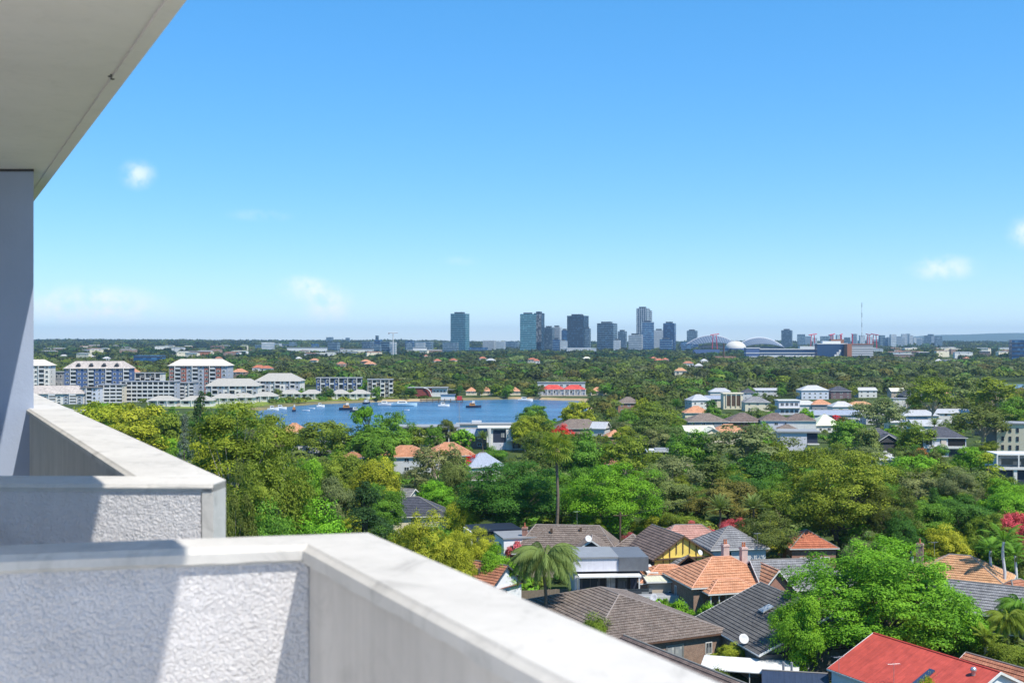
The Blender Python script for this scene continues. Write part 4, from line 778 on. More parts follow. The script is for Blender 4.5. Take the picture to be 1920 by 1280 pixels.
blocks('white box house with flat white roof and black side glazing', 'the white flat roofed box', 1492, 806, 7.6, -4, [('roof_slab', -8, 8, -5.6, 5.6, 7.0, 7.6, S_WHT), ('wall', -6.6, 3.2, -5, 5, -.3, 7.0, VIO), ('glazed_wall', 3.2, 7.2, -4.6, 5, 3, 7.0, NAVY), ('entry_slab', 3.3, 7.6, -6, -4.65, 2.6, 3.0, WHITE)], [], ext=(16, 11))
house('pale green pyramid roofed pavilion', 'the pale green pyramid', 1546, 776, 8.0, 12, 11, 3.6, 6, 'hip', WHITE, S_PEA)
dg = house('dark charcoal house with stepped slate gables', 'the dark stepped gable', 1650, 803, 8.2, 12, 12, 4.4, 12, 'gl', DGREY, T_SLT, gut=LGREY, wins=[]); wing(dg, 8, 9, 4.2, 6.8, 'gl', DGREY, T_SLT, cx=-2.5, cy=-6, rq=R(90), near=False, gut=LGREY)
nh = house('white two storey house with navy slate hip roof and upper balcony', 'the navy hip house', 1762, 800, 10.2, 15, 11, 7.0, -4, 'hip', VIO, T_SLT, wins=[('f', -5.4, 5.2, 2.6, 2.6, WHITE, NAVY), ('f', -.9, 5.4, 1.6, 1.8, WHITE, GLASS)])
MB().box(1.2, 7.2, -5.56, -5.3, 3.8, 6.9).part('balcony_shade_panel', BLACK, nh); MB().box(-7.5, 7.6, -6.6, -5.5, 3.0, 3.7).part('balcony', WHITE, nh); MB().box(1.5, 7.0, -5.6, -5.35, 0, 2.6).part('garage_door', DGREY, nh); MB().box(-1.2, .6, -5.7, -5.4, 3.7, 6.9).part('brick_panel', PINKR, nh)  # black panel on the wall paints the shaded depth behind the balcony
blocks('white three storey flats behind the right-hand gum', 'the white flats', 1893, 791, 11, -22, [('wall', -4.5, 5, -5, 6, -.3, 10.6, CREAM), ('roof_slab', -5, 5.4, -5.4, 6.3, 10.6, 11, MGREY), ('grey_stair_wall', -8, -4.5, -3, 5, -.3, 10.2, MGREY)], [(-2.5 + 2.5 * i, -5.05, z, 0, .9, 1.7, DGREY, NAVY) for i in range(3) for z in (2, 5.2, 8.4)], cat='building', name='apartment_block', ext=(12, 11))
blocks('white modern terrace house with glass balustrade and navy lower level', 'the white glass terrace', 1905, 846, 9.0, -3, [('roof_frame', -7, 9, -4.5, 4, 8.3, 8.7, WHITE), ('upper_wall', -5, 9, -1, 4, 4.8, 8.3, LGREY), ('glass_balustrade', -6.6, 9, -4.4, -4.3, 5.6, 7.4, GLASS), ('terrace_slab', -7.4, 9, -4.8, 4, 4.2, 4.9, WHITE), ('lower_wall', -7, 9, -3.6, 4, -.3, 4.2, NAVY), ('pier', -7.2, -6.8, -4.6, -4.45, 4.9, 8.3, WHITE), ('pier', -1.2, -.8, -4.6, -4.45, 4.9, 8.3, WHITE), ('pier', 4, 4.4, -4.6, -4.45, 4.9, 8.3, WHITE), ('pier', -2.4, -1.4, -4.5, -3.65, -.3, 4.2, WHITE)], [], ext=(16, 8))
house('silver pyramid roofed garage among the green trees', 'the silver pyramid', 1660, 845, 5.6, 7.5, 7, 3.4, 10, 'hip', WHITE, S_WHT)
# --- hillside rows beyond
def hh(lb, sh_, px, py, zr, L, W, ze, rot, roof, wm, rm): return house(lb, sh_, px, py, zr, L, W, ze, rot, roof, wm, rm, near=False)
hh('white and pale blue two storey house high on the slope', 'the pale blue hill house', 1523, 722, 10, 20, 13, 6.8, 3, 'hip', PALEB, S_WHT); hh('dark brick house next to the pale blue hill house', 'the dark brick hill house', 1572, 724, 9, 15, 12, 6.0, 3, 'hip', M('plum brick', (.16, .11, .12), .8), T_SLT)
hh('low white house with skillion roof on the slope', 'the low white hill house', 1623, 726, 7.5, 14, 9, 5.6, 3, 'gable', WHITE, S_WHT); hh('tan house by the river glimpse', 'the tan river house', 1680, 727, 8, 10, 8, 5.8, 3, 'gable', TANW, S_CRM); hh('black roofed house behind the spreading gum', 'the black hill roof', 1708, 730, 8, 15, 10, 4, 6, 'hip', DGREY, T_SLT)
hh('slate roofed house beside the ridge trees', 'the slate hill house', 1402, 728, 8, 9, 8, 5.5, 0, 'hip', LGREY, T_SLT); hh('grey and white house with long flat roof on the ridge', 'the grey white ridge house', 1434, 727, 7, 18, 8, 5.5, 0, 'gable', LGREY, S_GRY); hh('white modern house with stepped balconies', 'the stepped white house', 1309, 739, 9.5, 13, 10, 6.4, 16, 'hip', WHITE, S_GRY)
blocks('cream house with three tall columns', 'the cream columned house', 1372, 736, 10, 2, [('wall', -6, 6, -4, 4, -.3, 9.4, CREAM), ('roof_slab', -6.4, 6.4, -4.6, 4.4, 9.4, 10, CREAM), ('recess', -4.6, 5, -4.05, -3.9, 2, 8.4, TIMBER)] + [('column', -4.6 + 3 * i, -4.1 + 3 * i, -4.5, -4.06, 1.6, 9.4, CREAM) for i in range(4)], [], ext=(13, 9))
hh('pale solar roofed house between the white and cream houses', 'the pale solar house', 1340, 741, 7.5, 12, 8, 5.6, 0, 'gable', CREAM, S_BLU); hh('cream house with grey hip roof mid slope', 'the cream grey hip house', 1417, 743, 8.6, 15, 11, 5.6, 0, 'hip', CREAM, T_GRY)
blocks('white modern house with two rows of dark windows', 'the white twin row house', 1476, 749, 8.4, 3, [('wall', -6, 6, -4, 4, -.3, 7.9, VIO), ('roof_slab', -6.6, 6.6, -4.6, 4.4, 7.9, 8.4, WHITE), ('balcony_slab', -6.2, 6.2, -5.2, -4.02, 3.8, 4.1, WHITE)], [(-4 + 2.7 * i, -4.05, z, 0, 1.9, 2, WHITE, NAVY) for i in range(4) for z in (2, 6)], ext=(13, 9))
hh('small white cottage on the slope above the long white house', 'the small white cottage', 1508, 750, 6.6, 14, 9, 4.4, 0, 'hip', WHITE, S_WHT); hh('cottage with red orange tile roof on the slope', 'the red orange cottage', 1538, 749, 7, 12, 9, 4.6, 0, 'hip', MGREY, T_OR); hh('white cottage with porch above the blue grey shed', 'the white porch cottage', 1577, 752, 7, 13, 9, 4.4, 4, 'hip', WHITE, S_WHT)
hh('long blue grey steel roofed shed on the slope', 'the blue grey shed', 1562, 768, 6.5, 26, 9, 4.4, 0, 'gable', PALEB, S_BLU); hh('orange hip roofed bungalow above the broad brown hip', 'the orange bungalow', 1305, 761, 7.4, 13, 10, 4.4, 0, 'hip', CREAM, T_OR); hh('tan orange roof behind the white porch cottage', 'the tan orange roof', 1612, 752, 6.2, 14, 8, 4.4, 0, 'hip', CREAM, T_TAN)
blocks('white cube house near the power pole', 'the white cube house', 1686, 746, 7, 0, [('wall', -5, 6, -4, 4, -.3, 6.6, WHITE), ('roof_slab', -5.3, 6.3, -4.3, 4.3, 6.6, 7, S_WHT)], [(-2, -4.05, 3.6, 0, 1.6, 1.4)], ext=(11, 8))
hh('grey roofed house behind the spreading gum', 'the grey house behind the gum', 1720, 768, 7, 18, 9, 4.6, 4, 'hip', LGREY, S_GRY); hh('white house with flat grey roof below the ridge gums', 'the white flat ridge house', 1782, 766, 7, 20, 9, 5.2, 0, 'gable', WHITE, S_GRY); hh('pale house with skillion roof at the wooded edge', 'the pale skillion house', 1700, 782, 6, 18, 9, 4.2, 2, 'gable', CREAM, S_WHT)
hh('orange roofed house on the far right slope', 'the orange slope house', 1775, 728, 8, 12, 9, 5, 0, 'hip', CREAM, T_OR)
hh('grey roofed house beside the pale green pyramid', 'the grey garage roof', 1640, 772, 6, 12, 8, 4.2, 4, 'hip', LGREY, T_GRY); hh('white house with grey roof above the navy hip house', 'the white house on the bend', 1735, 786, 6.5, 14, 8, 4.2, 4, 'gable', WHITE, S_GRY)
hh('brown roof beside the white flats', 'the brown roof by the flats', 1860, 788, 6.5, 12, 8, 4.2, 4, 'hip', BRICK, T_BRN); hh('white house with grey roof on the ridge among gums', 'the white ridge house', 1350, 727, 7.5, 16, 9, 5.0, 0, 'hip', WHITE, S_GRY)
# roof clutter
dish('grey satellite dish on the dish gable of the long brown roof', *U(1103, 1016, 6.9), 6.9, .3, .55); dish('satellite dish on the grey garage box', *U(1226, 1122, 4.2), 3.8, -.5, .55); dish('satellite dish on the charcoal roof eave', *U(1394, 1198, 4.6), 4.1, .2, .6)
dish('white satellite dish on the yellow gabled house', *U(1312, 1034, 6.0), 5.3, .6)
antenna('tv antenna on a mast at the near eave of the red steel roof', *U(1573, 1250, 5.6), 4.9, 1.9, .4); antenna('tv antenna above the skylight of the red steel roof', *U(1676, 1262, 5.9), 5.0, 2.0, .2); antenna('tv antenna on the orange federation house', *U(1392, 1020, 8.6), 7.4, 2.4, 0)
antenna('tv antenna on the lichen spotted roof', *U(1112, 1158, 5.2), 4.4, 1.5, .9); antenna('tv antenna above the long brown roof', *U(1082, 968, 9.2), 8, 2.2, .5); antenna('tv antenna on the silvery hip roof', *U(1420, 1010, 9.0), 7.6, 2.4, .5); antenna('tv antenna by the tan tiled roof', *U(1752, 1030, 9.4), 8.6, 2, .5)
for lb, px, py, z, h in (('timber power pole by the white cube house', 1702, 748, 10, 10), ('timber power pole near the fig trees', 1163, 965, 10.5, 11), ('timber power pole near the lime tree', 820, 905, 9, 9)):
    x_, y_ = U(px, py, z); pp = thing('power_pole', lb, 'power pole', (x_, y_, 0)); pole(pp, 'post', [(0, 0, -.3), (0, 0, h)], .16, TIMBER); pole(pp, 'crossarm', [(-1.2, 0, h - .6), (1.2, 0, h - .6)], .08, TIMBER)
ym = thing('yacht_mast', 'tall bare mast standing behind the white waterfront block', 'mast', (*U(861, 798, 4), 0)); pole(ym, 'spar', [(0, 0, -.5), (0, 0, zat(752, ym.location.y))], .12, STEEL); pole(ym, 'spreader', [(-1, 0, 8), (1, 0, 8)], .06, STEEL)

# fences, poles and wires in the near yards
def fence(label, x0, y0, x1, y1, m, h=1.8):
    n = int(math.hypot(x1 - x0, y1 - y0) / .3); r_ = thing('timber_fence', label, 'fence', (x0, y0, 0), math.atan2(y1 - y0, x1 - x0))
    for i in range(n): bx(r_, 'plank', i * .3, i * .3 + .285, -.02, .02, 0, h + .03 * math.sin(i * 1.7), m)
    bx(r_, 'rail', 0, n * .3, .021, .07, h * .8, h * .8 + .1, m)
PAL = M('grey timber', (.2, .165, .13), .85, .3, 3)
fence('grey timber fence between the patio roof and the navy shed', *U(1405, 1274, 1.5), *U(1450, 1272, 1.5), PAL); fence('timber fence behind the clipped hedge', *U(1235, 1140, 1), *U(1300, 1150, 1), PAL); fence('timber fence along the yard of the yellow gable', *U(1180, 1060, 1), *U(1235, 1068, 1), PAL); fence('pale timber fence beside the rust roofed cottage', *U(945, 1118, 1), *U(1075, 1112, 1), PAL)
def wire(label, A, B, sag=1.2):
    r_ = thing('power_line', label, 'power line', A); n = 14
    for o_ in (-.5, .5): MB().tube([(o_ * .4 + (B[0] - A[0]) * i / n, (B[1] - A[1]) * i / n, (B[2] - A[2]) * i / n - sag * 4 * (i / n) * (1 - i / n)) for i in range(n + 1)], .022, 4).part('cable', BLACK, r_)
pl = [o for o in bpy.data.objects if o.name.startswith('power_pole')]
def ptop(o, z): return (o.location.x, o.location.y, z)
wire('power line sagging from the pole by the white cube house', ptop(pl[0], 9.3), (*at(1600, 470), 8.5)); wire('power line running past the fig trees', ptop(pl[1], 10.3), (*at(1390, 262), 9)); wire('power line from the lime tree pole to the fig pole', ptop(pl[2], 8.3), ptop(pl[1], 10.3), 2.0); wire('power line across the broad brown hip roof', (*at(1330, 500), 11), (*at(1420, 480), 10.6))
# ---------------------------------------------------------------- apartment blocks across the bay
_fw = {}
def fwin(root, x, y, z, rz, w, h, fm, pm, nm='window'):
    k = (fm.name, pm.name)
    if k not in _fw:
        m = MB(); t = .1
        m.box(-.5, .5, -.5, .5, .5 - t, .5).box(-.5, .5, -.5, .5, -.5, -.5 + t).box(-.5, -.5 + t, -.5, .5, -.5 + t, .5 - t).box(.5 - t, .5, -.5, .5, -.5 + t, .5 - t)
        nf = len(m.f); m.box(-.4, .4, -.2, .3, -.4, .4); _fw[k] = mesh('window', m.v, m.f, [fm, pm], fm=[0] * nf + [1] * (len(m.f) - nf))
    return ob(nm, _fw[k], root, (x, y, z), (0, 0, rz), (w, .3, h))
ABLUE = M('blue apartment wall', (.07, .12, .26), .6, .1); AGREY = M('apartment grey wall', (.33, .36, .42), .7, .08); ACREAM = M('apartment cream wall', (.62, .56, .45), .7, .08); AWARM = M('apartment warm white', (.66, .64, .6), .7, .06)
T_APT = tilemat('pale apartment roof', (.40, .36, .33), (.48, .43, .40), 1, 1, .03); T_APW = tilemat('cream apartment roof', (.62, .56, .48), (.68, .62, .54), 1, 1, .03)
def apartment(label, short, px0, px1, ye, yr, d, floors, bays, wallm, roofm, accent, rot=0, Wd=15, pier=None, bal=3, hip=True, o=.9, end=None, cat='building'):
    d0 = d; x, y = at((px0 + px1) / 2, d); z0 = tz(x, y); L = (px1 - px0) * d / F; ze = zat(ye, d) - z0; zr = zat(yr, d) - z0; fh = ze / floors
    root = thing('apartment_block', label, cat, (x, y + Wd / 2, z0), R(rot)); pier = pier or WHITE
    if hip: wing(root, L, Wd, ze, max(zr, ze + .6), 'hip', wallm, roofm, near=False, o=o, gut=WHITE, hipf=.8)
    else: bx(root, 'wall', -L / 2, L / 2, -Wd / 2, Wd / 2, -.5, ze, wallm); bx(root, 'roof_slab', -L / 2 - .5, L / 2 + .5, -Wd / 2 - .8, Wd / 2 + .5, ze + .003, ze + .5, roofm)
    bw = L / bays
    for i in range(bays):
        u = -L / 2 + bw * (i + .5)
        isb = bal and i % bal == (bal // 2)
        if isb or bal == 1: bx(root, 'pier', u - bw / 2, u - bw / 2 + .45, -Wd / 2 - 1.25, -Wd / 2 - .003, -.3, ze - .05, pier)
        if accent and not isb and i % 2 == 0: bx(root, 'accent_panel', u - bw * .5 + .5, u + bw * .5, -Wd / 2 - .12, -Wd / 2 - .004, .2, ze - .3, accent)
        for k in range(floors):
            zc = fh * (k + .5)
            if isb or bal == 1:
                bx(root, 'balcony', u - bw / 2 + .46, u + bw / 2, -Wd / 2 - 1.2, -Wd / 2 - .005, fh * k - .12, fh * k + .12, pier) if k else None
                bx(root, 'balcony_rail', u - bw / 2 + .46, u + bw / 2, -Wd / 2 - 1.2, -Wd / 2 - 1.12, fh * k + .122, fh * k + 1.0, LGREY)
                bx(root, 'window', u - bw / 2 + .5, u + bw / 2 - .1, -Wd / 2 - .1, -Wd / 2 - .006, fh * k + .2, fh * k + fh - .35, GLASS)
            else: fwin(root, u, -Wd / 2 - .13, zc, 0, min(2.2, bw * .5), fh * .52, WHITE, GLASS)
    for k in range(floors):
        for s in (-1, 1): fwin(root, s * (L / 2 + .05), -Wd * .2, fh * (k + .5), R(90 * s), 2.0, fh * .5, WHITE, GLASS)
    keep(x, y + Wd / 2, L, Wd, z0 + ze * .3, z0 + zr, R(rot)); land(x, y, z0 + ze, short); FOOT.append((x, y + Wd / 2, L / 2)); return root
def dormers(root, L, n, z, y, m):
    for i in range(n): 
        u = -L / 2 + L * (i + .5) / n; q = MB(); q.add([(u - 1.8, y, z), (u + 1.8, y, z), (u, y, z + 2.0), (u - 1.8, y + 4, z), (u + 1.8, y + 4, z), (u, y + 4, z + 2)], [(0, 1, 2), (0, 2, 5, 3), (1, 4, 5, 2)]); q.part('dormer', m, root)
r_ = apartment('seven storey navy and white apartment block with dormered grey roof', 'the navy apartment block', 121, 240, 689, 677, 850, 7, 11, ABLUE, T_APT, ABLUE, 4, pier=WHITE); dormers(r_, 38, 4, 23.6, -7.2, DGREY)
apartment('seven storey grey apartment block with cream hip roof', 'the cream roofed apartment block', 317, 428, 684, 673, 845, 8, 10, AGREY, T_APW, M('brick red panel', (.3, .1, .07), .7), -4)
apartment('white gabled apartment block half hidden behind the column', 'the white gabled block', 30, 90, 684, 674, 850, 7, 6, AWARM, T_APW, None, 6)
apartment('low pinkish row of flats with grey dormered roofs above the parapet', 'the pinkish row of flats', 40, 152, 736, 723, 745, 4, 9, AWARM, T_APT, AGREY, 6, Wd=12)
apartment('pale blue stair block at the end of the pinkish row', 'the pale blue stair block', 152, 182, 727, 723, 750, 4, 3, PALEB, T_APT, None, 0, Wd=11, hip=False)
apartment('cream row of flats with white balcony frames', 'the cream row of flats', 182, 227, 722, 718, 762, 5, 4, ACREAM, S_GRY, None, 5, Wd=12, bal=1, hip=False)
apartment('long grey row of flats with white balcony frames', 'the long grey row of flats', 227, 328, 716, 713, 775, 5, 10, AGREY, S_GRY, None, -2, Wd=12, bal=1, hip=False)
apartment('short pale grey flats at the end of the long row', 'the short pale flats', 328, 363, 718, 714, 790, 5, 4, AGREY, S_GRY, AWARM, 0, Wd=12, bal=2, hip=False)
apartment('white low rise flats with pale hip roof by the park', 'the white flats by the park', 386, 482, 722, 710, 800, 3, 9, AWARM, S_VIL, AGREY, 2, Wd=16)
apartment('broad white flats with big pale hip roof', 'the broad white flats', 478, 562, 713, 700, 830, 4, 9, AWARM, S_VIL, AGREY, 0, Wd=20)
apartment('dark blue glass flats with flat white roof', 'the dark blue glass flats', 592, 676, 709, 707, 860, 3, 10, ABLUE, S_WHT, None, 3, Wd=12, bal=2, hip=False, pier=WHITE)
apartment('angular cream and black flats beside the brick shed', 'the angular cream flats', 688, 735, 712, 710, 840, 4, 6, ACREAM, S_GRY, BLACK, 6, Wd=12, bal=2, hip=False)
apartment('stepped white terrace flats between the two tall blocks', 'the stepped terrace flats', 244, 300, 700, 697, 870, 4, 6, AWARM, S_WHT, BLACK, 0, Wd=14, bal=2, hip=False)
apartment('low grey hall with flat white roof beside the navy block', 'the low grey hall', 88, 118, 698, 694, 870, 3, 4, MGREY, S_WHT, None, 0, Wd=14, hip=False)
VIL = 'white villas in a row along the park'
for i, (px, py, w) in enumerate([(308, 738, 52), (372, 738, 58), (422, 734, 46), (456, 733, 44), (498, 731, 44), (545, 727, 40), (585, 726, 38), (638, 726, 36), (675, 727, 36), (118, 757, 34), (150, 760, 30)]):
    d = F * (HC - 8) / (py - CY - 0.0); d = min(d, 820); x, y = at(px, d)
    wh = ['first', 'second', 'third', 'fourth', 'fifth', 'sixth', 'seventh', 'eighth', 'ninth'][i] if i < 9 else None
    lb = f'white hip roofed villa, {wh} along the park counted from the tall blocks' if wh else ['white hip roofed villa peeping over the parapet edge', 'cream roofed villa beside the peeping villa'][i - 9]
    r_ = thing('villa', lb, 'villa', (x, y, tz(x, y)), R(3), VIL if wh else None); L = w * d / F
    wing(r_, L, 10, 4.4, 6.8, 'hip', AWARM, S_VIL, near=False, o=.9)
    for k in range(3): fwin(r_, -L / 2 + L * (k + .5) / 3, -5.1, 2.6, 0, L * .2, 2.0, WHITE, GLASS); bx(r_, 'porch_column', -L / 2 + L * k / 3, -L / 2 + L * k / 3 + .4, -6, -5.6, 0, 4.3, WHITE)
    keep(x, y, L, 9, 1, 8, 0); FOOT.append((x, y, L / 2))
# sheds and waterfront houses on the far shore
BSHED = M('dark red cladding', (.22, .055, .05), .7)
x, y = at(803, 858); r_ = thing('boat_shed', 'red clad boat shed with white flat roofed wing on the far shore', 'boat shed', (x, y, 0)); bx(r_, 'red_wall', -15, 3, -6, 6, -.5, 6.3, BSHED); bx(r_, 'white_wing', 3.01, 15, -5, 6, -.5, 6.6, WHITE); bx(r_, 'roof_slab', -15.4, 15.3, -6.5, 6.5, 6.61, 7.1, S_WHT); bx(r_, 'canopy', 15.01, 21, -5, 5, 5.2, 5.6, S_WHT)
for k in range(4): fwin(r_, 5 + 2.6 * k, -5.1, 4.2, 0, 1.6, 1.4, WHITE, GLASS)
MB().tube([(-3, -6.6, 6.8), (0, -7, 6), (2, -7.5, 4), (3.2, -8, 1)], .35, 6).part('white_slide', WHITE, r_)
keep(x, y, 31, 12, 1, 7, 0); land(x, y, 6, 'the red boat shed')
for i, (px, L, lb) in enumerate([(1037, 20, 'red tile roofed waterfront house with white columns, first of the pair'), (1077, 19, 'red tile roofed waterfront house with white columns, beside the sandy point')]):
    x, y = at(px, 868); r_ = thing('waterfront_house', lb, 'house', (x, y, 0), 0); wing(r_, L - 2, 11, 5.4, 8.6, 'hip', AGREY, tilemat('bright red tiles %d' % i, (.5, .06, .05), (.58, .09, .07), 1, 1, .03), near=False)
    for k in range(5): bx(r_, 'column', -L / 2 + 1 + k * (L - 2.6) / 4, -L / 2 + 1.5 + k * (L - 2.6) / 4, -7, -6.5, -.3, 5.2, WHITE)
    for k in range(4): fwin(r_, -L / 2 + 3.2 + k * (L - 5) / 4, -5.6, 3.2, 0, 2.2, 2.4, WHITE, GLASS)
    bx(r_, 'terrace', -L / 2, L / 2, -8.5, -5.51, -.5, .9, TANW); keep(x, y, L, 11, 0, 8, 0); land(x, y, 6, ['the first red waterfront roof', 'the second red waterfront roof'][i])
blocks('long white flat roofed house behind the red waterfront roofs', 'the long white house behind', 1050, 726, 0, 0, [('wall', -18, 20, -4, 4, -.3, 9, LGREY), ('roof_slab', -18.5, 20.5, -4.5, 4.5, 9.01, 9.5, S_WHT)], [(-14 + 5 * i, -4.1, 6.8, 0, 2.4, 2, WHITE, GLASS) for i in range(7)], ext=(38, 9), d=905)
for i, (px, w, lb) in enumerate([(884, 14, 'orange roofed house among shore trees near the jetty'), (912, 16, 'orange roofed house behind the anchored tug'), (966, 14, 'orange roofed house near the sandy shore'), (1122, 20, 'orange roofed house beside the red waterfront roofs')]):
    x, y = at(px, 880); r_ = thing('shore_house', lb, 'house', (x, y, 0)); wing(r_, w * .6, 8, 3.4, 6.2, 'hip', CREAM, T_OR, near=False); keep(x, y, 8, 8, 2, 8, 0)
    for k in (-1, 1): fwin(r_, k * 1.6, -4.1, 2.6, 0, 1.4, 1.5, WHITE, GLASS)
# ---------------------------------------------------------------- boats
def hull(L, B, D):
    mb = MB(); n = 7; V = []; Fc = []
    for i in range(n + 1):
        t = i / n; w = B / 2 * (1 - max(0, (t - .45) / .55) ** 2.2) * (.82 + .18 * min(1, t * 3)); sh = D * (1 + .35 * max(0, t - .4) ** 1.3); xx = -L / 2 + L * t
        V += [(xx, -w, sh), (xx, -w * .8, D * .2), (xx, -w * .25 if t < .99 else 0, -.35), (xx, w * .25 if t < .99 else 0, -.35), (xx, w * .8, D * .2), (xx, w, sh)]
    for i in range(n):
        for k in range(5): Fc.append((i * 6 + k, i * 6 + k + 1, (i + 1) * 6 + k + 1, (i + 1) * 6 + k))
        Fc.append((i * 6 + 5, i * 6, (i + 1) * 6, (i + 1) * 6 + 5))
    Fc.append((0, 1, 2, 3, 4, 5)); mb.add(V, Fc); return mb
def boat(label, px, py, L, rz, hm, kd='motor', B=None):
    L *= .78; x, y = U(px, py, WZ); r_ = thing('moored_boat' if kd != 'dinghy' else 'dinghy', label, 'boat', (x, y, WZ), R(rz)); B = B or L * .3; D = .9 + L * .05
    hull(L, B, D if kd != 'dinghy' else .5).part('hull', hm, r_)
    if kd != 'dinghy':
        cab = MB(); q = [(-L * .28, 0), (L * .12, 0), (L * .06, 1.5), (-L * .25, 1.6)]; cab.add([(a, -B * .36, D + b) for a, b in q] + [(a, B * .36, D + b) for a, b in q], [(0, 1, 2, 3), (7, 6, 5, 4), (0, 4, 5, 1), (1, 5, 6, 2), (2, 6, 7, 3), (3, 7, 4, 0)]); c = cab.part('cabin', WHITE if kd != 'tug' else M('orange cabin', (.5, .22, .05), .6), r_)
        for s in (-1, 1): bx(c, 'window', -L * .2, L * .05, s * B * .36 - .03, s * B * .36 + .03, D + .7, D + 1.25, GLASS)
        if kd in ('tug', 'cruiser', 'sail'): pole(r_, 'mast', [(-L * .05, 0, D + 1.5), (-L * .05, 0, D + (4 if kd != 'sail' else L * 1.2))], .07, STEEL)
        if kd == 'tug': bx(r_, 'wheelhouse', -L * .1, L * .06, -B * .22, B * .22, D + 1.61, D + 2.9, WHITE)
        if kd == 'sail': MB().tube([(-L * .05, 0, D + 2), (-L * .45, 0, D + 2)], .25, 6).part('furled_sail', NAVY, r_)
WB = M('white hull', (.75, .76, .78), .35, .05); NB = M('navy hull', (.03, .045, .09), .4, .1); BBL = M('light blue hull', (.45, .62, .72), .4, .05)
for a in [('white motor boat closest to the tall gum', 512, 769, 9, 10, WB), ('white motor boat second along from the tall gum', 527, 767, 9, 5, WB), ('orange tug like boat moored in the bay', 552, 771, 7, 80, NB, 'tug'), ('small white dinghy beside the orange tug', 574, 770, 6, 5, WB, 'dinghy'), ('small dinghy nearer the sandy shore', 585, 766, 5, 0, WB, 'dinghy'), ('white motor boat by the sandy shore', 601, 763, 7, 20, WB),
          ('dark navy work boat with white wheelhouse', 652, 768, 14, 8, NB, 'tug'), ('grey boat just behind the navy work boat', 668, 772, 10, 12, NB), ('dark sailing boat drawn up at the shore', 688, 757, 12, 70, NB, 'sail'), ('white cabin cruiser off the beach', 723, 760, 13, 2, WB, 'cruiser'), ('long pale blue cabin boat off the red shed', 758, 761, 22, 2, BBL, 'cruiser', 5), ('white boat close to the jetty', 832, 762, 10, 15, WB), ('dark blue tug anchored alone past the jetty', 888, 764, 13, 4, NB, 'tug'), ('small white dinghy in open water', 763, 769, 4, 0, WB, 'dinghy'), ('pale launch by the rocky shore', 985, 752, 14, 0, WB)]: boat(*a)
x, y = at(832, 800); jt = thing('jetty', 'timber jetty with white boathouse on the far shore', 'jetty', (x, y, WZ)); bx(jt, 'deck', -17, 14, -3, 3, 1.2, 1.6, TIMBER); bx(jt, 'boathouse', -2, 8, -2, 2.5, 1.61, 5.2, WHITE); bx(jt, 'boathouse_roof', -2.6, 8.6, -2.6, 3, 5.21, 5.6, S_BLU); bx(jt, 'fuel_shed', 9.5, 13, -1.5, 2, 1.61, 4.2, M('red shed paint', (.5, .05, .06), .6))
for k in range(8): pole(jt, 'pile', [(-16 + 4.2 * k, -2.8, -3), (-16 + 4.2 * k, -2.8, 2.6)], .22, TIMBER)
# ---------------------------------------------------------------- skyline
TG = {k: glassmat('tower glass ' + k, c, .18, .45, 4.2, .35, b) for k, c, b in (('teal', (.012, .11, .15), (.12, .34, .42)), ('blue', (.010, .06, .16), (.10, .26, .46)), ('dark', (.012, .045, .085), (.09, .21, .34)), ('grey', (.06, .11, .16), (.3, .38, .45)), ('pale', (.4, .43, .46), (.62, .63, .64)))}
BAND = M('tower slab edge', (.26, .36, .42), .6, .08); BANDW = M('tower white slab', (.6, .62, .64), .6, .06); BANDD = M('tower dark slab', (.06, .08, .10), .6, .06)
def tower(label, short, px0, px1, yt, d, g, rot=25, band=None, asp=.8, fh=6.8, fins=0, plant=True, podium=None, side=None, z0=None):
    rot = -rot - 10 if abs(rot) > 2 else rot
    x, y = at((px0 + px1) / 2, d); zb = tz(x, y) - 2 if z0 is None else z0; vis = (px1 - px0) * d / F; r = R(rot)
    L = vis / (abs(math.cos(r)) + asp * abs(math.sin(r))); Wd = L * asp; h = zat(yt, d) - zb
    root = thing('tower', label, 'tower', (x, y, zb), r); bx(root, 'glazed_body', -L / 2, L / 2, -Wd / 2, Wd / 2, 0, h, TG[g])
    b = MB(); n = int(h / fh)
    for k in range(1, n + 1): b.box(-L / 2 - .5, L / 2 + .5, -Wd / 2 - .5, Wd / 2 + .5, k * fh - 1.1, k * fh)
    kind(b.part('slab_edges', band or BAND, root), 'stuff')
    if plant: bx(root, 'plant_room', -L * .3, L * .25, -Wd * .3, Wd * .3, h, h + 5, BANDD)
    for i in range(fins): u = -L / 2 + L * (i + .5) / fins; bx(root, 'fin', u - .6, u + .6, -Wd / 2 - 1.1, -Wd / 2 - .51, 0, h + 1, BANDW)
    if side: bx(root, 'side_panel', L / 2 + .51, L / 2 + 1.2, -Wd / 2, Wd / 2, h * .2, h + 2, side)
    if podium: bx(root, 'podium', -L * .9, L * .9, -Wd * .9, Wd * .7, 0, podium, BANDD)
    land(x, y, zb + h * .6, short); return root
CHK = glassmat('speckled white facade', (.09, .10, .12), .4, .3, 5.0, .62, (.66, .67, .68))
tower('lone teal glass tower standing clear of the cluster', 'the lone teal tower', 845, 880, 588, 3500, 'teal', 12, BAND, .6, podium=14); tower('teal green glass tower with banded floors', 'the teal green tower', 975, 1006, 589, 3500, 'teal', -8, BAND, .8)
tower('dark topped tower with speckled white side', 'the speckled white tower', 1001, 1021, 587, 3540, 'dark', 18, BANDD, .9, side=None); t_ = bx(bpy.data.objects['tower.002'], 'speckled_face', -15, 15, -15.4, -14.8, 40, 128, CHK)
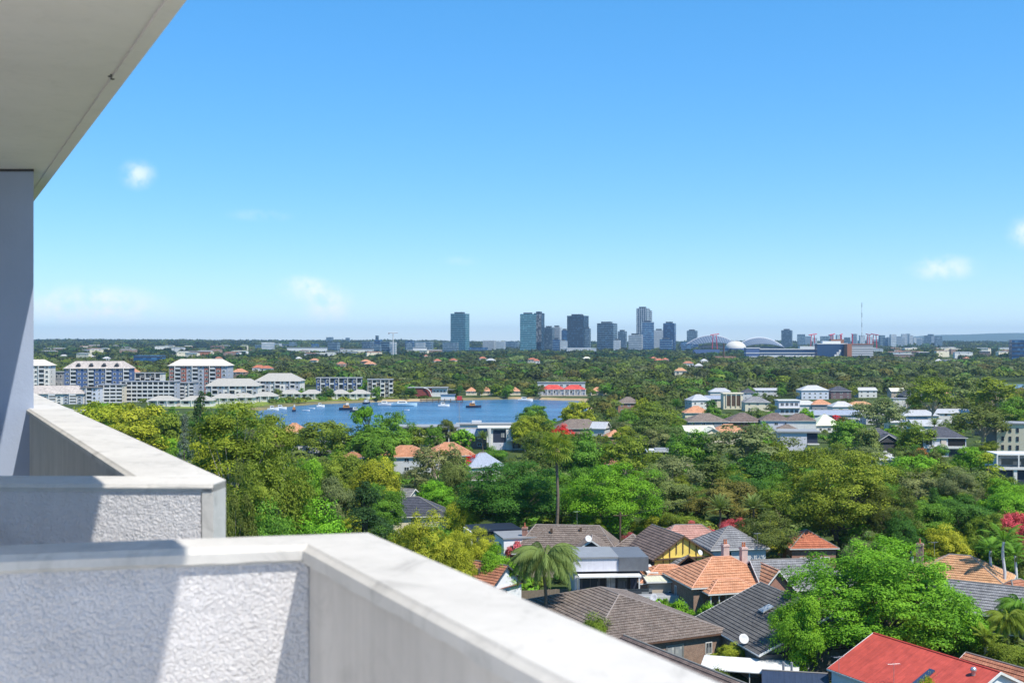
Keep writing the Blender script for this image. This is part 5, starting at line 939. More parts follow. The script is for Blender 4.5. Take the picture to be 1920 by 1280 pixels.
tower('mid height grey green tower beside the speckled tower', 'the grey green tower', 1019, 1040, 614, 3560, 'grey', 10, BANDD); tower('narrow tower with pale speckled face', 'the pale speckled tower', 1036, 1053, 613, 3600, 'pale', 10, BAND); tower('small blue block between taller towers', 'the small blue block', 1052, 1066, 619, 3700, 'blue', 0, BANDD)
tower('tall dark tower with stepped grey shoulder', 'the tall dark tower', 1063, 1104, 592, 3500, 'dark', 14, BANDD, .8); tower('grey shoulder block against the tall dark tower', 'the grey shoulder block', 1096, 1108, 616, 3480, 'grey', 10, BAND)
tower('wide dark grey tower with flat top', 'the wide dark tower', 1119, 1158, 606, 3500, 'dark', 12, BAND, .8); tower('slim blue tower behind the wide dark tower', 'the slim blue tower', 1158, 1176, 621, 3800, 'grey', 8, BAND); tower('low white banded office at the foot of the wide dark tower', 'the low banded office', 1150, 1164, 638, 3350, 'pale', 4, BANDW)
tower('tallest tower with white frame and stepped crown', 'the tallest tower', 1193, 1218, 578, 3700, 'grey', 16, BANDW, .8, fins=5); tower('lower stepped shoulder of the tallest tower', 'the stepped shoulder tower', 1206, 1223, 582, 3760, 'grey', 16, BANDW, .8); tower('blue glass tower in front of the tallest', 'the blue front tower', 1203, 1225, 604, 3450, 'blue', -10, BAND)
tower('white banded slab block left of the blue front tower', 'the white banded slab', 1178, 1206, 628, 3350, 'pale', 8, BANDD, .6); tower('pale grey block with horizontal bands', 'the pale banded block', 1225, 1247, 619, 3900, 'pale', 6, BANDW); tower('navy blue tower at the end of the cluster', 'the navy end tower', 1243, 1268, 606, 3500, 'blue', 10, BANDD, .7); tower('dark low block at the foot of the navy tower', 'the dark low block', 1236, 1262, 636, 3300, 'blue', 4, BAND)
tower('isolated grey block behind the stadium arch', 'the block behind the arch', 1287, 1309, 620, 4300, 'grey', 6, BAND); tower('dark blue block beyond the white stadium roof', 'the block beyond the stadium', 1464, 1487, 619, 4300, 'grey', 10, BANDD)
tower('low white apartment slab among trees below the towers', 'the low white slab', 1062, 1108, 652, 3200, 'pale', 2, BANDW, .35, plant=False); tower('low pale offices beside the low white slab', 'the low pale offices', 1106, 1118, 652, 3200, 'pale', 2, BAND, .5, plant=False); tower('white low building left of the tall dark tower', 'the white low building', 1050, 1064, 639, 3300, 'pale', 0, BAND, .5)
tower('small blue block at the foot of the speckled towers', 'the small foot block', 1036, 1051, 637, 3300, 'blue', 5, BAND)
tower('long low dark office beside the lone teal tower', 'the long low office', 879, 915, 651, 3350, 'blue', 3, BAND, .3, plant=False)
for lb, sh_, a in [('navy office block under the construction crane', 'the navy office by the crane', (702, 716, 637, 3300, 'blue', 5, BANDD)), ('wide dark office block under the construction crane', 'the wide office by the crane', (713, 734, 640, 3250, 'dark', 5, BAND)), ('slim dark tower block near the crane', 'the slim block by the crane', (704, 710, 629, 3500, 'dark', 5, BAND)), ('low dark offices left of the crane', 'the low offices by the crane', (679, 704, 640, 3400, 'grey', 5, BANDD)), ('grey offices right of the crane', 'the grey offices past the crane', (760, 776, 639, 3400, 'blue', 5, BAND)), ('wide grey offices further past the crane', 'the wide offices past the crane', (776, 812, 640, 3700, 'grey', 5, BAND)),
                    ('white and navy hall behind the lone teal tower', 'the white navy hall', (905, 930, 638, 3900, 'pale', 3, BANDD)), ('distant tower block with twin shafts', 'the twin shaft block', (612, 625, 632, 6000, 'grey', 5, BAND)), ('distant block past the twin shafts', 'the block past the twins', (648, 656, 633, 6000, 'grey', 5, BAND)), ('distant low block between the twins', 'the block between', (628, 644, 636, 6000, 'grey', 5, BAND)), ('pale distant offices past the lone tower', 'the pale distant offices', (930, 948, 640, 4200, 'pale', 3, BAND)), ('grey distant offices before the teal green tower', 'the grey distant offices', (948, 974, 640, 4300, 'grey', 3, BAND)),
                    ('navy glass office at the far right edge with white frame', 'the navy edge office', (1893, 1936, 637, 1900, 'blue', 4, BANDD)), ('dark green glass hall in the trees above the navy block', 'the dark glass hall', (256, 306, 666, 1750, 'blue', 2, BANDD))]: tower(lb, sh_, *a, plant=False)
rr3 = random.Random(9); ORD = 'first second third fourth fifth sixth seventh eighth ninth tenth eleventh twelfth thirteenth fourteenth fifteenth sixteenth'.split(); COMM = []
for i in range(26):
    px = 1648 + 7 * i if i < 16 else 1495 + (i - 16) * 14.5; w = rr3.uniform(7, 15); yt = rr3.uniform(625, 634)
    t_ = tower('pale distant apartment block, %s past the radio mast' % ORD[i] if i < 16 else 'pale distant block behind the red gantries, %s from the stadium' % ORD[i - 16], 'the pale cluster', px, px + w, yt, rr3.uniform(4600, 5400), rr3.choice(['pale', 'pale', 'grey']), rr3.uniform(-20, 20), BAND, .7, plant=False); t_['group'] = 'pale blocks beyond the radio mast' if i < 16 else 'pale blocks behind the red gantries'
LAND[:] = [l for l in LAND if l[2] != 'the pale cluster']
for i in range(20):
    px = rr3.choice([rr3.uniform(420, 620), rr3.uniform(700, 840), rr3.uniform(1270, 1300)]); w = rr3.uniform(10, 30); yt = rr3.uniform(641, 648)
    t_ = tower('small distant commercial block on the hazy plain', 'x', px, px + w, yt, rr3.uniform(3000, 4200), rr3.choice(['grey', 'pale', 'blue']), rr3.uniform(-15, 15), BAND, .6, plant=False); t_['group'] = 'small commercial blocks on the hazy plain'; COMM.append((t_, px + w / 2, yt))
LAND[:] = [l for l in LAND if l[2] != 'x']
# stadium
SWH = M('stadium white steel', (.4, .43, .48), .5, .05); SRF = M('stadium roof sheet', (.09, .12, .17), .4, .1)
def stadium(label, short, pxc, pw, yp, ye, d, m, mr, flip):
    x, y = at(pxc, d); root = thing('stadium_roof', label, 'stadium', (x, y, tz(x, y)), 0); z0 = root.location.z; hw = pw / 2 * d / F; zp = zat(yp, d) - z0; ze = zat(ye, d) - z0
    A = [(-hw + 2 * hw * i / 20, 0, ze + (zp - ze) * (1 - ((i - 10) / 10) ** 2)) for i in range(21)]
    B = [(-hw * .92 + 1.84 * hw * i / 20, -flip * 55, ze * .75 + (zp - ze) * .42 * (1 - ((i - 10) / 10) ** 2)) for i in range(21)]
    MB().tube(A, 2.2, 6).part('arch_truss', m, root); MB().tube([(a, b + 4, c - 5) for a, b, c in A], 1.2, 6).part('lower_chord', m, root)
    ob('roof_sheet', mesh('roof_sheet', A + B, [(i, i + 1, 22 + i, 21 + i) for i in range(20)], mr), root)
    for i in range(0, 21): pole(root, 'rib', [A[i], (B[i][0], B[i][1], B[i][2] + 1.4)], .7, m)
    bx(root, 'stand', -hw, hw, -50, 30, 0, ze * .85, M('stadium stand', (.06, .08, .11), .7)); land(x, y, z0 + zp, short)
stadium('great arched stadium roof with steel ribs', 'the stadium arch', 1334, 96, 629, 646, 3800, SWH, SRF, 1); stadium('second white ribbed stadium roof arch', 'the second stadium arch', 1424, 84, 633, 648, 3750, M('pale ribs', (.55, .57, .6), .5), SRF, 1)
x, y = at(1379, 3300); dm = thing('exhibition_dome', 'low white dome beside the stadium arches', 'dome', (x, y, tz(x, y))); zz = zat(639, 3300) - dm.location.z
MB().lathe([(31 * math.cos(t * math.pi / 16), zz * .45 + zz * .55 * math.sin(t * math.pi / 16)) for t in range(9)], n=24).part('dome_shell', M('dome white', (.55, .53, .48), .6, .05), dm, True); MB().lathe([(33, 0), (33, zz * .45)], n=24).part('dome_drum', ABLUE, dm); bx(dm, 'entrance_hall', -60, 60, -70, -44, 0, 12, ABLUE)
# hospital and works in front of the stadium
BL = M('deep blue glass', (.015, .05, .13), .2, .1, spec=.5); HW = M('hospital white', (.62, .63, .64), .6, .05); BRN = M('rust cladding', (.33, .14, .08), .7, .1)
def fblock(label, short, px0, px1, yt, yb, d, wm, name='office_block', bands=None, cap=None, dep=20, nb=3):
    x, y = at((px0 + px1) / 2, d); z0 = zat(yb, d) - 6; h = zat(yt, d) - z0; L = (px1 - px0) * d / F
    r_ = thing(name, label, 'building', (x, y, z0)); bx(r_, 'wall', -L / 2, L / 2, -dep / 2, dep / 2, -3, h, wm)
    if cap: bx(r_, 'roof_slab', -L / 2 - .6, L / 2 + .6, -dep / 2 - .6, dep / 2 + .6, h + .01, h + 1.6, cap)
    if bands:
        for k in range(nb): bx(r_, 'floor_band', -L / 2 - .4, L / 2 + .4, -dep / 2 - .5, dep / 2 + .4, h * (.30 + .62 * k / nb), h * (.30 + .62 * k / nb) + 1.5, bands)
    land(x, y, z0 + h, short); return r_, L, h, dep
fblock('white and grey offices with blue windows left of the blue glass block', 'the left hospital wing', 1397, 1422, 653, 680, 2250, ABLUE, bands=HW, cap=HW); fblock('long white hospital building with dark window bands', 'the long hospital', 1423, 1528, 655, 680, 2260, BL, bands=HW, cap=HW, nb=4); fblock('low white podium in front of the long hospital', 'the hospital podium', 1445, 1529, 669, 683, 2180, HW, bands=BL, cap=HW, nb=2)
r_, L, h, dp = fblock('deep blue glass block with white stepped emblem', 'the blue emblem block', 1530, 1586, 645, 679, 2200, BL, cap=HW)
for (u, v) in [(0, 0), (1, 0), (2, 0), (0, 1), (1, 1), (2, 1), (1, 2), (2, 2), (2, 3), (-1, 0)]: bx(r_, 'emblem_square', 4 + u * 4.4, 8 + u * 4.4, -dp / 2 - .4, -dp / 2 - .02, h * .32 + v * 4.4, h * .32 + v * 4.4 + 4, HW)
bx(r_, 'roof_plant', -L * .3, L * .3, -5, 6, h + 1.62, h + 6, HW)
r_, L, h, dp = fblock('white banded car park with rust corner tower', 'the banded car park', 1587, 1634, 646, 681, 2180, MGREY, bands=HW, cap=BRN, nb=6); bx(r_, 'corner_tower', -L / 2 - 2, -L / 2 + 7, -dp / 2 - 2, dp / 2, -3, h + 1, BRN)
fblock('rust brown plant block above the blue emblem block', 'the rust plant block', 1556, 1580, 636, 650, 2600, BRN); fblock('brown brick works beside the chimney', 'the brick works', 1339, 1378, 668, 686, 2000, RBRICK)
fblock('wide grey hall below the stadium arch', 'the wide grey hall', 1300, 1348, 655, 664, 2900, ABLUE); fblock('white sheds in front of the stadium', 'the white sheds', 1498, 1530, 649, 656, 2900, HW)
x, y = at(1357, 1960); c_ = thing('brick_chimney', 'tall slim brick chimney stack in front of the stadium', 'chimney', (x, y, tz(x, y))); MB().lathe([(1.9, -2), (1.2, zat(645, 1960) - c_.location.z), (1.5, zat(644, 1960) - c_.location.z), (0, zat(644, 1960) - c_.location.z)], n=10).part('stack', M('brown stack', (.14, .09, .07), .8), c_, True); MB().lathe([(2.6, -2), (2.4, 4), (1.9, 4.2)], n=10).part('plinth', BRICK, c_)
x, y = at(1616, 4000); ms = thing('radio_mast', 'tall thin red and white radio mast on the horizon', 'mast', (x, y, tz(x, y))); zt = zat(567, 4000) - ms.location.z
for k in range(10): pole(ms, 'mast_section', [(0, 0, zt * k / 10), (0, 0, zt * (k + .98) / 10)], 1.0, M('mast dark', (.16, .17, .19), .6) if k % 2 else M('mast white', (.7, .7, .7), .6))
x, y = at(737, 3200); c_ = thing('construction_crane', 'white tower crane over the navy offices', 'crane', (x, y, tz(x, y))); zt = zat(623, 3200) - c_.location.z; pole(c_, 'mast', [(0, 0, 0), (0, 0, zt)], 1.6, LGREY); pole(c_, 'jib', [(-14, 0, zt - 1), (14, 0, zt - 1)], 1.3, LGREY); bx(c_, 'cab', -2, 2, -2, 2, zt - 5, zt - 2.2, WHITE); bx(c_, 'counterweight', -14, -10, -1.5, 1.5, zt - 5, zt - 2.3, MGREY)
REDS = M('red steel', (.55, .03, .06), .5)
for i, px in enumerate((1340, 1524, 1560, 1577, 1598, 1628, 1640)):
    x, y = at(px, 3300 if i else 3600); g_ = thing('gantry_crane', ['red floodlight tower under the stadium arch', 'red gantry crane, first past the white sheds', 'red gantry crane, second past the white sheds', 'red gantry crane behind the rust plant block', 'red gantry crane left of the radio mast', 'red gantry crane just past the radio mast', 'red gantry crane, last of the row'][i], 'crane', (x, y, tz(x, y)), R(20 * i)); zt = zat(628, y) - g_.location.z
    for s in (-1, 1): pole(g_, 'leg', [(s * 9, 0, 0), (s * 5, 0, zt)], 1.3, REDS)
    pole(g_, 'boom', [(-14, 0, zt), (14, 0, zt * 1.06)], 1.4, REDS)
# white sheds and scattered far houses on the plain
for i, (px0, px1, yt, yb, d) in enumerate([(612, 668, 660, 664, 2500), (540, 612, 652, 656, 3000), (620, 700, 655, 658, 3100), (405, 450, 654, 657, 3300), (150, 185, 656, 660, 2700), (775, 800, 652, 655, 3200), (340, 395, 659, 663, 2500), (1690, 1720, 680, 684, 1800), (1715, 1745, 696, 701, 1450), (1765, 1790, 676, 681, 1900)]):
    fblock(['wide cream roofed shed on the wooded plain', 'long white shed under the twin shafts', 'long white shed near the navy offices', 'white shed above the cream roofed block', 'small white shed above the navy block', 'white shed past the crane', 'pink brown factory above the cream roofed block', 'white roofed shed in the right wood', 'white roofed shed by the right river bank', 'white block in the far right wood'][i], 'shed', px0, px1, yt, yb, d, HW if i != 6 else BRN, 'warehouse', cap=S_WHT, dep=30)
LAND[:] = [l for l in LAND if l[2] != 'shed']
FH = [(735, 1), (690, 1)]
rr4 = random.Random(21); rr5 = random.Random(5); FAR = []
for px, py, rm in [(686, 673, T_OR), (694, 677, T_OR), (640, 677, T_RUST), (486, 683, T_RED), (500, 684, T_RED), (230, 688, T_RED), (250, 690, T_OR), (820, 672, T_RED), (850, 671, T_RED), (905, 668, T_RED), (920, 671, S_WHT), (968, 671, S_WHT), (998, 670, T_RED), (1006, 672, T_RED), (1100, 668, S_CRM), (1225, 668, T_RED), (1235, 671, T_RED), (1247, 670, T_RED), (1290, 676, T_RUST), (1310, 680, S_WHT), (1276, 688, T_TAN), (1320, 672, S_WHT), (1784, 661, T_RED), (1800, 663, T_RED), (1776, 664, S_WHT), (1812, 668, T_RUST), (1700, 652, S_WHT), (1760, 672, S_WHT), (1850, 660, T_RED), (560, 668, S_WHT), (590, 671, T_OR), (450, 690, T_OR), (410, 668, T_RUST), (170, 665, S_WHT), (120, 664, S_WHT), (200, 668, S_WHT), (340, 664, S_WHT), (300, 650, S_WHT), (380, 652, S_CRM), (470, 655, T_RED), (740, 660, S_WHT), (800, 664, T_RED)] + [(rr5.choice([rr5.uniform(75, 840), rr5.uniform(75, 840), rr5.uniform(1640, 1900)]), rr5.uniform(650, 667), rr5.choice([S_WHT, S_GRY, S_CRM, T_RUST, S_WHT])) for _ in range(70)]:
    z_ = 16 if py > 655 else 22; rnd_ = abs(px % 1) > .001; flat = py < 667.5 and rm in (S_WHT, S_GRY, S_CRM, T_RUST) and abs(px % 1) > .001; d = min(4200, F * (HC - z_) / (py - CY)) if not rnd_ else rr5.uniform(2150, 3900); x, y = at(px, d); zz = tz(x, y)
    ztop = zat(py, d) if not rnd_ else zz + rr5.uniform(17, 21); r_ = thing('far_house', 'far house', 'house', (x, y, ztop - 9), R(rr4.uniform(-30, 30)))
    L = rr4.uniform(10, 16) if not flat else rr4.uniform(18, 42); wing(r_, L, 9, 5.5, 8.4 if not flat else 6.3, 'hip', rr4.choice([WHITE, CREAM, BRICK]), rm, near=False, zb=-12); FAR.append((r_, px, py, rm))
    for k in (-1, 1): fwin(r_, k * L * .25, -4.6, 3.4, 0, 2.4, 2.0, WHITE, GLASS)
    if not rnd_: KEEP.append((px - 8, px + 8, py - 1, py + 4, y))
# ---------------------------------------------------------------- trees one can point at
T = tree
for a in [
 ('jac', 1652, 1003, 395, 137, 'bright', 'huge dome shaped bright green tree above the red steel roof'),
 ('fig', 1572, 832, 255, 212, 'olive', 'biggest olive gum tree, broad rounded crown above the red tiles'),
 ('fig', 1668, 905, 120, 206, 'dkolive', 'dark olive gum growing against the biggest olive gum'),
 ('fig', 958, 858, 218, 226, 'dark', 'broad dark green fig tree beside the fan palm'),
 ('fig', 1145, 862, 192, 220, 'bright', 'rounded vivid green fig tree past the fan palm'),
 ('fig', 1050, 905, 110, 232, 'green', 'green fig crown directly behind the fan palm trunk'),
 ('jac', 800, 952, 205, 147, 'lime', 'lime yellow spreading tree overhanging the parapet, taller half'), ('jac', 888, 984, 130, 178, 'lime', 'lime yellow tree overhanging the rust roofed cottage'),
 ('jac', 850, 990, 110, 163, 'lime', 'lime yellow tree filling the gap above the rust roofed cottage'),
 ('dense', 932, 1015, 75, 168, 'bright', 'small bright green tree beside the feathery palm'), ('dense', 838, 1040, 62, 172, 'rust', 'rust coloured shrub at the parapet edge'),
 ('cone', 683, 908, 165, 168, 'pine', 'dark pine tree with spiky crown over the parapet corner'), ('dense', 590, 940, 150, 160, 'bright', 'bright green leafy tree just above the parapet, beside the dark pine'), ('dense', 505, 945, 140, 150, 'green', 'dark leafy tree at the foot of the tall gum'),
 ('gumtall', 450, 741, 185, 172, 'olive', 'tallest gum tree, thin bare limbs rising above the bay'), ('gumtall', 508, 768, 120, 178, 'olive', 'thinner gum leaning past the tallest gum'), ('gum', 500, 835, 165, 158, 'olive', 'dark gum tree under the tallest gum'), ('gum', 405, 800, 120, 190, 'lime', 'leaning gum tree beside the tallest gum'), ('gum', 440, 900, 90, 135, 'dkolive', 'shadowy gum tree at the chamfered parapet corner'),
 ('broad', 205, 752, 130, 385, 'lime', 'lime green tree closest to the far end of the parapet'), ('broad', 268, 757, 130, 370, 'lime', 'lime green tree in the middle above the parapet'), ('broad', 235, 790, 150, 330, 'lime', 'wide lime green tree along the parapet edge'), ('broad', 310, 772, 90, 350, 'olive', 'olive tree beside the dark tiered pine'), ('broad', 170, 770, 90, 400, 'bright', 'bright green tree at the parapet end'),
 ('cone', 376, 738, 66, 330, 'pine', 'dark tiered pine tree beyond the parapet'), ('cone', 346, 778, 52, 280, 'spruce', 'grey green spruce in front of the dark tiered pine'), ('dense', 408, 770, 70, 300, 'dark', 'dark leafy tree between the tiered pine and tallest gum'),
 ('dense', 572, 848, 95, 232, 'bright', 'bright green tree beyond the tallest gum'), ('broad', 640, 848, 120, 262, 'olive', 'olive crowned tree beside the low solar roof'), ('broad', 705, 858, 125, 250, 'lime', 'lime green spreading tree before the two storey orange roof'), ('bush', 628, 890, 80, 225, 'grey', 'grey green bush above the small grey pyramid roof'), ('broad', 560, 870, 80, 222, 'green', 'deep green tree left of the grey bush'),
 ('gum', 822, 826, 100, 268, 'grey', 'grey brown banksia like tree in front of the orange roofs'), ('dense', 852, 850, 60, 262, 'sage', 'sage green tree beside the grey banksia'), ('broad', 818, 900, 95, 248, 'bright', 'small green domed tree above the lime bush'), ('dense', 866, 930, 66, 226, 'yellow', 'yellow lime rounded tree beside the dark fig'), ('broad', 715, 905, 95, 222, 'green', 'green tree behind the slate hip roof'),
 ('dense', 886, 851, 34, 330, 'red', 'scarlet flowering tree by the pale blue roofs'), ('dense', 1055, 796, 42, 425, 'red', 'crimson flowering tree above the fan palm'), ('broad', 600, 788, 110, 400, 'olive', 'olive tree in front of the bay near the orange roof'), ('umb', 690, 757, 52, 372, 'bright', 'flat topped umbrella tree against the bay'), ('gum', 742, 768, 60, 380, 'green', 'tall thin gum against the bay'), ('dense', 705, 795, 110, 365, 'green', 'dark leafy tree below the umbrella tree'), ('dense', 660, 800, 90, 375, 'olive', 'olive leafy tree left of the umbrella tree'), ('broad', 712, 820, 70, 345, 'green', 'green tree above the two storey orange roof'), ('dense', 775, 800, 56, 410, 'olive', 'olive tree in front of the white waterfront block'),
 ('broad', 817, 797, 40, 400, 'green', 'green tree before the waterfront colonnade'), ('shrub', 866, 808, 50, 415, 'bright', 'clipped green hedge dome before the solar gable roof'), ('umb', 836, 783, 28, 408, 'dkolive', 'feathery dark tree standing up by the colonnade'),
 ('broad', 992, 775, 88, 425, 'olive', 'olive tree beside the white modern waterfront house'), ('broad', 1003, 758, 68, 520, 'green', 'green domed tree at the bay edge'), ('broad', 1079, 750, 64, 505, 'lime', 'bright lime domed tree at the bay edge'), ('broad', 985, 782, 50, 420, 'lime', 'lime tree by the pale roof terrace'),
 ('gum', 1130, 750, 66, 640, 'sage', 'sage gum at the head of the bay'), ('dense', 1095, 810, 90, 300, 'green', 'green tree behind the vivid fig'), ('dense', 1010, 838, 80, 285, 'dkolive', 'dark olive tree behind the fan palm crown'), ('gum', 1180, 812, 110, 290, 'olive', 'olive gum above the vivid fig'), ('dense', 1225, 775, 80, 420, 'dkolive', 'dark olive tree below the red brick bay house'), ('dense', 1215, 755, 100, 520, 'olive', 'olive tree beneath the ridge wood'), ('gum', 1262, 852, 115, 275, 'grey', 'grey green gum beside the vivid fig'), ('dense', 1262, 895, 90, 245, 'sage', 'rounded sage tree beside the olive brown tree'), ('column', 1336, 850, 55, 290, 'dkolive', 'narrow dark olive tree before the bare limbed gum'),
 ('dense', 1302, 806, 85, 335, 'green', 'green tree in front of the cream gables'), ('gum', 1405, 792, 150, 322, 'grey', 'pale limbed grey gum below the long white house'), ('gum', 1450, 825, 80, 318, 'olive', 'olive gum beside the white flat roofed box'), ('broad', 1420, 790, 60, 345, 'bright', 'bright green tree under the dark brown middle roof'),
 ('broad', 1365, 900, 150, 242, 'brown', 'olive brown broad tree above the date palms'), ('broad', 1462, 905, 90, 240, 'olive', 'olive tree behind the second date palm'), ('gum', 1438, 962, 118, 196, 'dkolive', 'dark trunked gum beside the silvery hip roof'), ('dense', 1455, 880, 70, 258, 'green', 'green tree left of the biggest olive gum'),
 ('dense', 1772, 984, 90, 188, 'yellow', 'vivid lime yellow tree above the tan tiled roof'), ('dense', 1735, 930, 100, 214, 'green', 'deep green tree behind the vivid lime tree'), ('dense', 1690, 960, 70, 200, 'dark', 'dark tree beside the biggest olive gum base'), ('dense', 1805, 925, 110, 226, 'dark', 'dark green tree before the frame edge'), ('dense', 1890, 915, 90, 232, 'bright', 'bright green tree at the frame edge'), ('broad', 1850, 960, 90, 205, 'olive', 'olive tree behind the tall slender palm'),
 ('gum', 1840, 755, 120, 415, 'dkolive', 'dark gum beside the white flats'), ('gum', 1650, 742, 96, 455, 'grey', 'grey green gum standing behind the dark stepped gable'), ('gum', 1745, 702, 88, 520, 'olive', 'tall olive gum with rusty crown above the river'), ('gum', 1800, 700, 90, 640, 'sage', 'sage gum on the ridge by the river'), ('gum', 1870, 705, 90, 560, 'olive', 'olive ridge gum at the river end'), ('dense', 1900, 745, 60, 520, 'green', 'green tree on the ridge at the frame edge'),
 ('broad', 1590, 785, 90, 395, 'green', 'green tree left of the dark stepped gable'), ('broad', 1625, 798, 60, 370, 'sage', 'sage tree touching the dark stepped gable'), ('dense', 1715, 790, 60, 400, 'olive', 'olive tree between the dark gable and navy hip house'), ('broad', 1705, 852, 110, 300, 'bright', 'bright green tree below the navy hip house'), ('dense', 1765, 868, 110, 282, 'olive', 'olive tree below the silver pyramid'), ('dense', 1810, 880, 90, 275, 'sage', 'sage tree before the white glass terrace'), ('column', 1853, 846, 42, 300, 'lime', 'yellow green columnar tree beside the white glass terrace'), ('dense', 1880, 890, 90, 265, 'olive', 'olive tree under the white glass terrace'), ('bush', 1730, 838, 36, 345, 'rust', 'rust flowering bush before the navy hip house'), ('shrub', 1748, 843, 24, 345, 'bright', 'clipped green ball before the garage door'),
 ('dense', 1268, 982, 46, 214, 'pink', 'pink crepe myrtle, first behind the yellow gable'), ('dense', 1297, 977, 44, 216, 'pink', 'pink crepe myrtle, tallest behind the yellow gable'), ('dense', 1328, 983, 42, 216, 'pink', 'pink crepe myrtle, last behind the yellow gable'), ('dense', 1372, 966, 48, 214, 'pink', 'pink crepe myrtle behind the silvery hip roof'), ('shrub', 968, 1018, 44, 195, 'pink', 'pink flowering shrub beside the white box house'), ('bush', 1908, 955, 56, 205, 'pink', 'magenta bougainvillea at the frame edge'), ('dense', 1180, 998, 28, 205, 'pink', 'small pink shrub by the long brown roof'), ('bush', 1572, 779, 30, 560, 'red', 'crimson bush beside the pale green pyramid'),
 ('bush', 1222, 965, 50, 222, 'lime', 'light green tree behind the yellow gable'), ('bush', 1192, 975, 40, 220, 'lime', 'lime shrub tree below the vivid fig'), ('shrub', 1276, 1128, 60, 158, 'bright', 'clipped hedge in front of the orange federation house'), ('shrub', 1250, 1124, 26, 160, 'bright', 'small round shrub beside the clipped hedge'), ('shrub', 1326, 1134, 40, 156, 'bright', 'low shrub under the white verandah'), ('dense', 1378, 1204, 72, 136, 'lime', 'yellow green shrub beside the satellite dish on charcoal'), ('dense', 1115, 1150, 66, 137, 'olive', 'scrubby shrub before the lichen spotted roof'), ('shrub', 1350, 1258, 60, 124, 'dkolive', 'dark creeper at the edge of the white patio roof'), ('bush', 1735, 1262, 46, 108, 'lime', 'shrub top rising before the red steel roof'), ('shrub', 1346, 1131, 22, 156, 'grey', 'grey ball shrub under the verandah'), ('bush', 1100, 1102, 46, 166, 'lime', 'yellow green shrub under the feathery palm'),
 ('dense', 1880, 1190, 90, 132, 'olive', 'leafy thicket behind the red steel roof end'), ('dense', 1800, 1120, 110, 139, 'bright', 'leafy tree joined to the huge dome, at its far side'), ('dense', 1502, 1098, 105, 131, 'bright', 'leafy lobe beside the charcoal gable roof')]:
    T(*a[:6], label=a[6])
    if a[4] < 265 and a[3] > 60: KEEP.append((a[1] - a[3] * .4, a[1] + a[3] * .4, a[2], a[2] + a[3] * .55, a[4]))
palm('fan', 1045, 818, 214, 'tall slender fan palm rising out of the fig trees', 1.9, col='olive', trunk_r=.26); palm('cocos', 1022, 1004, 150, 'feathery drooping palm with orange fruit beside the rust roofed cottage', 1.7, col='sage')
palm('date', 1350, 938, 222, 'spiky date palm behind the crepe myrtles', .95, col='sage'); palm('date', 1412, 936, 224, 'spiky date palm next to the silvery hip roof', .95, col='sage'); palm('bang', 1882, 985, 168, 'tall slender feather palm near the frame edge', 1.2, col='green'); palm('bang', 1858, 1010, 172, 'thin trunked palm beside the tall slender feather palm', .9, col='green'); palm('bang', 1905, 1020, 175, 'palm behind the tall slender feather palm', .9, col='green')
palm('cocos', 1888, 1135, 138, 'drooping palm behind the low rust brown roof', 1.0, col='olive'); palm('cocos', 1915, 1110, 142, 'dark drooping palm at the frame edge', 1.1, col='green'); palm('date', 1268, 752, 560, 'dark date palm below the stepped white house', 1.3, col='dark'); palm('bang', 1848, 1175, 134, 'slim garden palm by the huge dome tree', .7, col='olive')
palm('bang', 1710, 1020, 196, 'small fan topped palm beside the vivid lime tree', .6, col='bright'); palm('date', 905, 812, 372, 'small palm behind the pale blue roofs', .9, col='sage'); palm('date', 1752, 788, 430, 'palm behind the navy hip house', .9, col='sage')

for i, px in enumerate((262, 352, 395, 436, 476, 520, 566, 606, 618, 655, 706, 745, 752, 770, 850, 862, 900, 930, 948, 990, 1000, 1012, 1130, 1145)):
    dd = 812 + 12 * math.sin(i * 2.3) + (38 if px > 740 else 0); tree_at(rt.choice(['dense', 'gum', 'dense', 'column']), *at(px, dd), 0, rt.uniform(5, 10), rt.uniform(6, 11), rt.choice(['green', 'dkolive', 'olive', 'dark']))
# ---------------------------------------------------------------- garden and street trees filling the suburb
rs_ = random.Random(404)
KEEP += [(515, 965, 755, 796, 700), (960, 1050, 748, 772, 700), (1880, 1920, 716, 724, 1050)]
def clear(x, y, z, w, h, slack=.25):
    x0, y0 = proj(x - w * .42, y, z + h); x1, y1 = proj(x + w * .42, y, z + h * .25)
    for a, b, c, d_, dist in KEEP:
        if dist > y - 2:
            ox = min(x1, b) - max(x0, a); oy = min(y1, d_) - max(y0, c)
            if ox > slack * min(b - a, x1 - x0) and oy > slack * min(d_ - c, y1 - y0): return False
    for fx, fy, fr in FOOT:
        if abs(fx - x) < fr + w * .35 and abs(fy - y) < fr * .9 + w * .35: return False
    return True
def hidden(px, py): return px < -40 or px > 1975 or (px < 690 and py > 1010) or (px < 425 and py > 905)
TYPES = [('dense', 'olive', 3), ('dense', 'green', 3.6), ('gum', 'olive', 3), ('gum', 'grey', 2), ('gum', 'dkolive', 3), ('broad', 'green', 2.6), ('broad', 'olive', 2), ('broad', 'bright', 1.6), ('dense', 'dark', 1.5), ('broad', 'lime', .7), ('dense', 'sage', 2), ('bush', 'green', 1), ('bush', 'bright', .5), ('cone', 'pine', .4), ('dense', 'brown', .35), ('column', 'dark', .3)]
edge = [k_ for k_ in KEEP if 330 < k_[4] < 900 and k_[0] > 480]
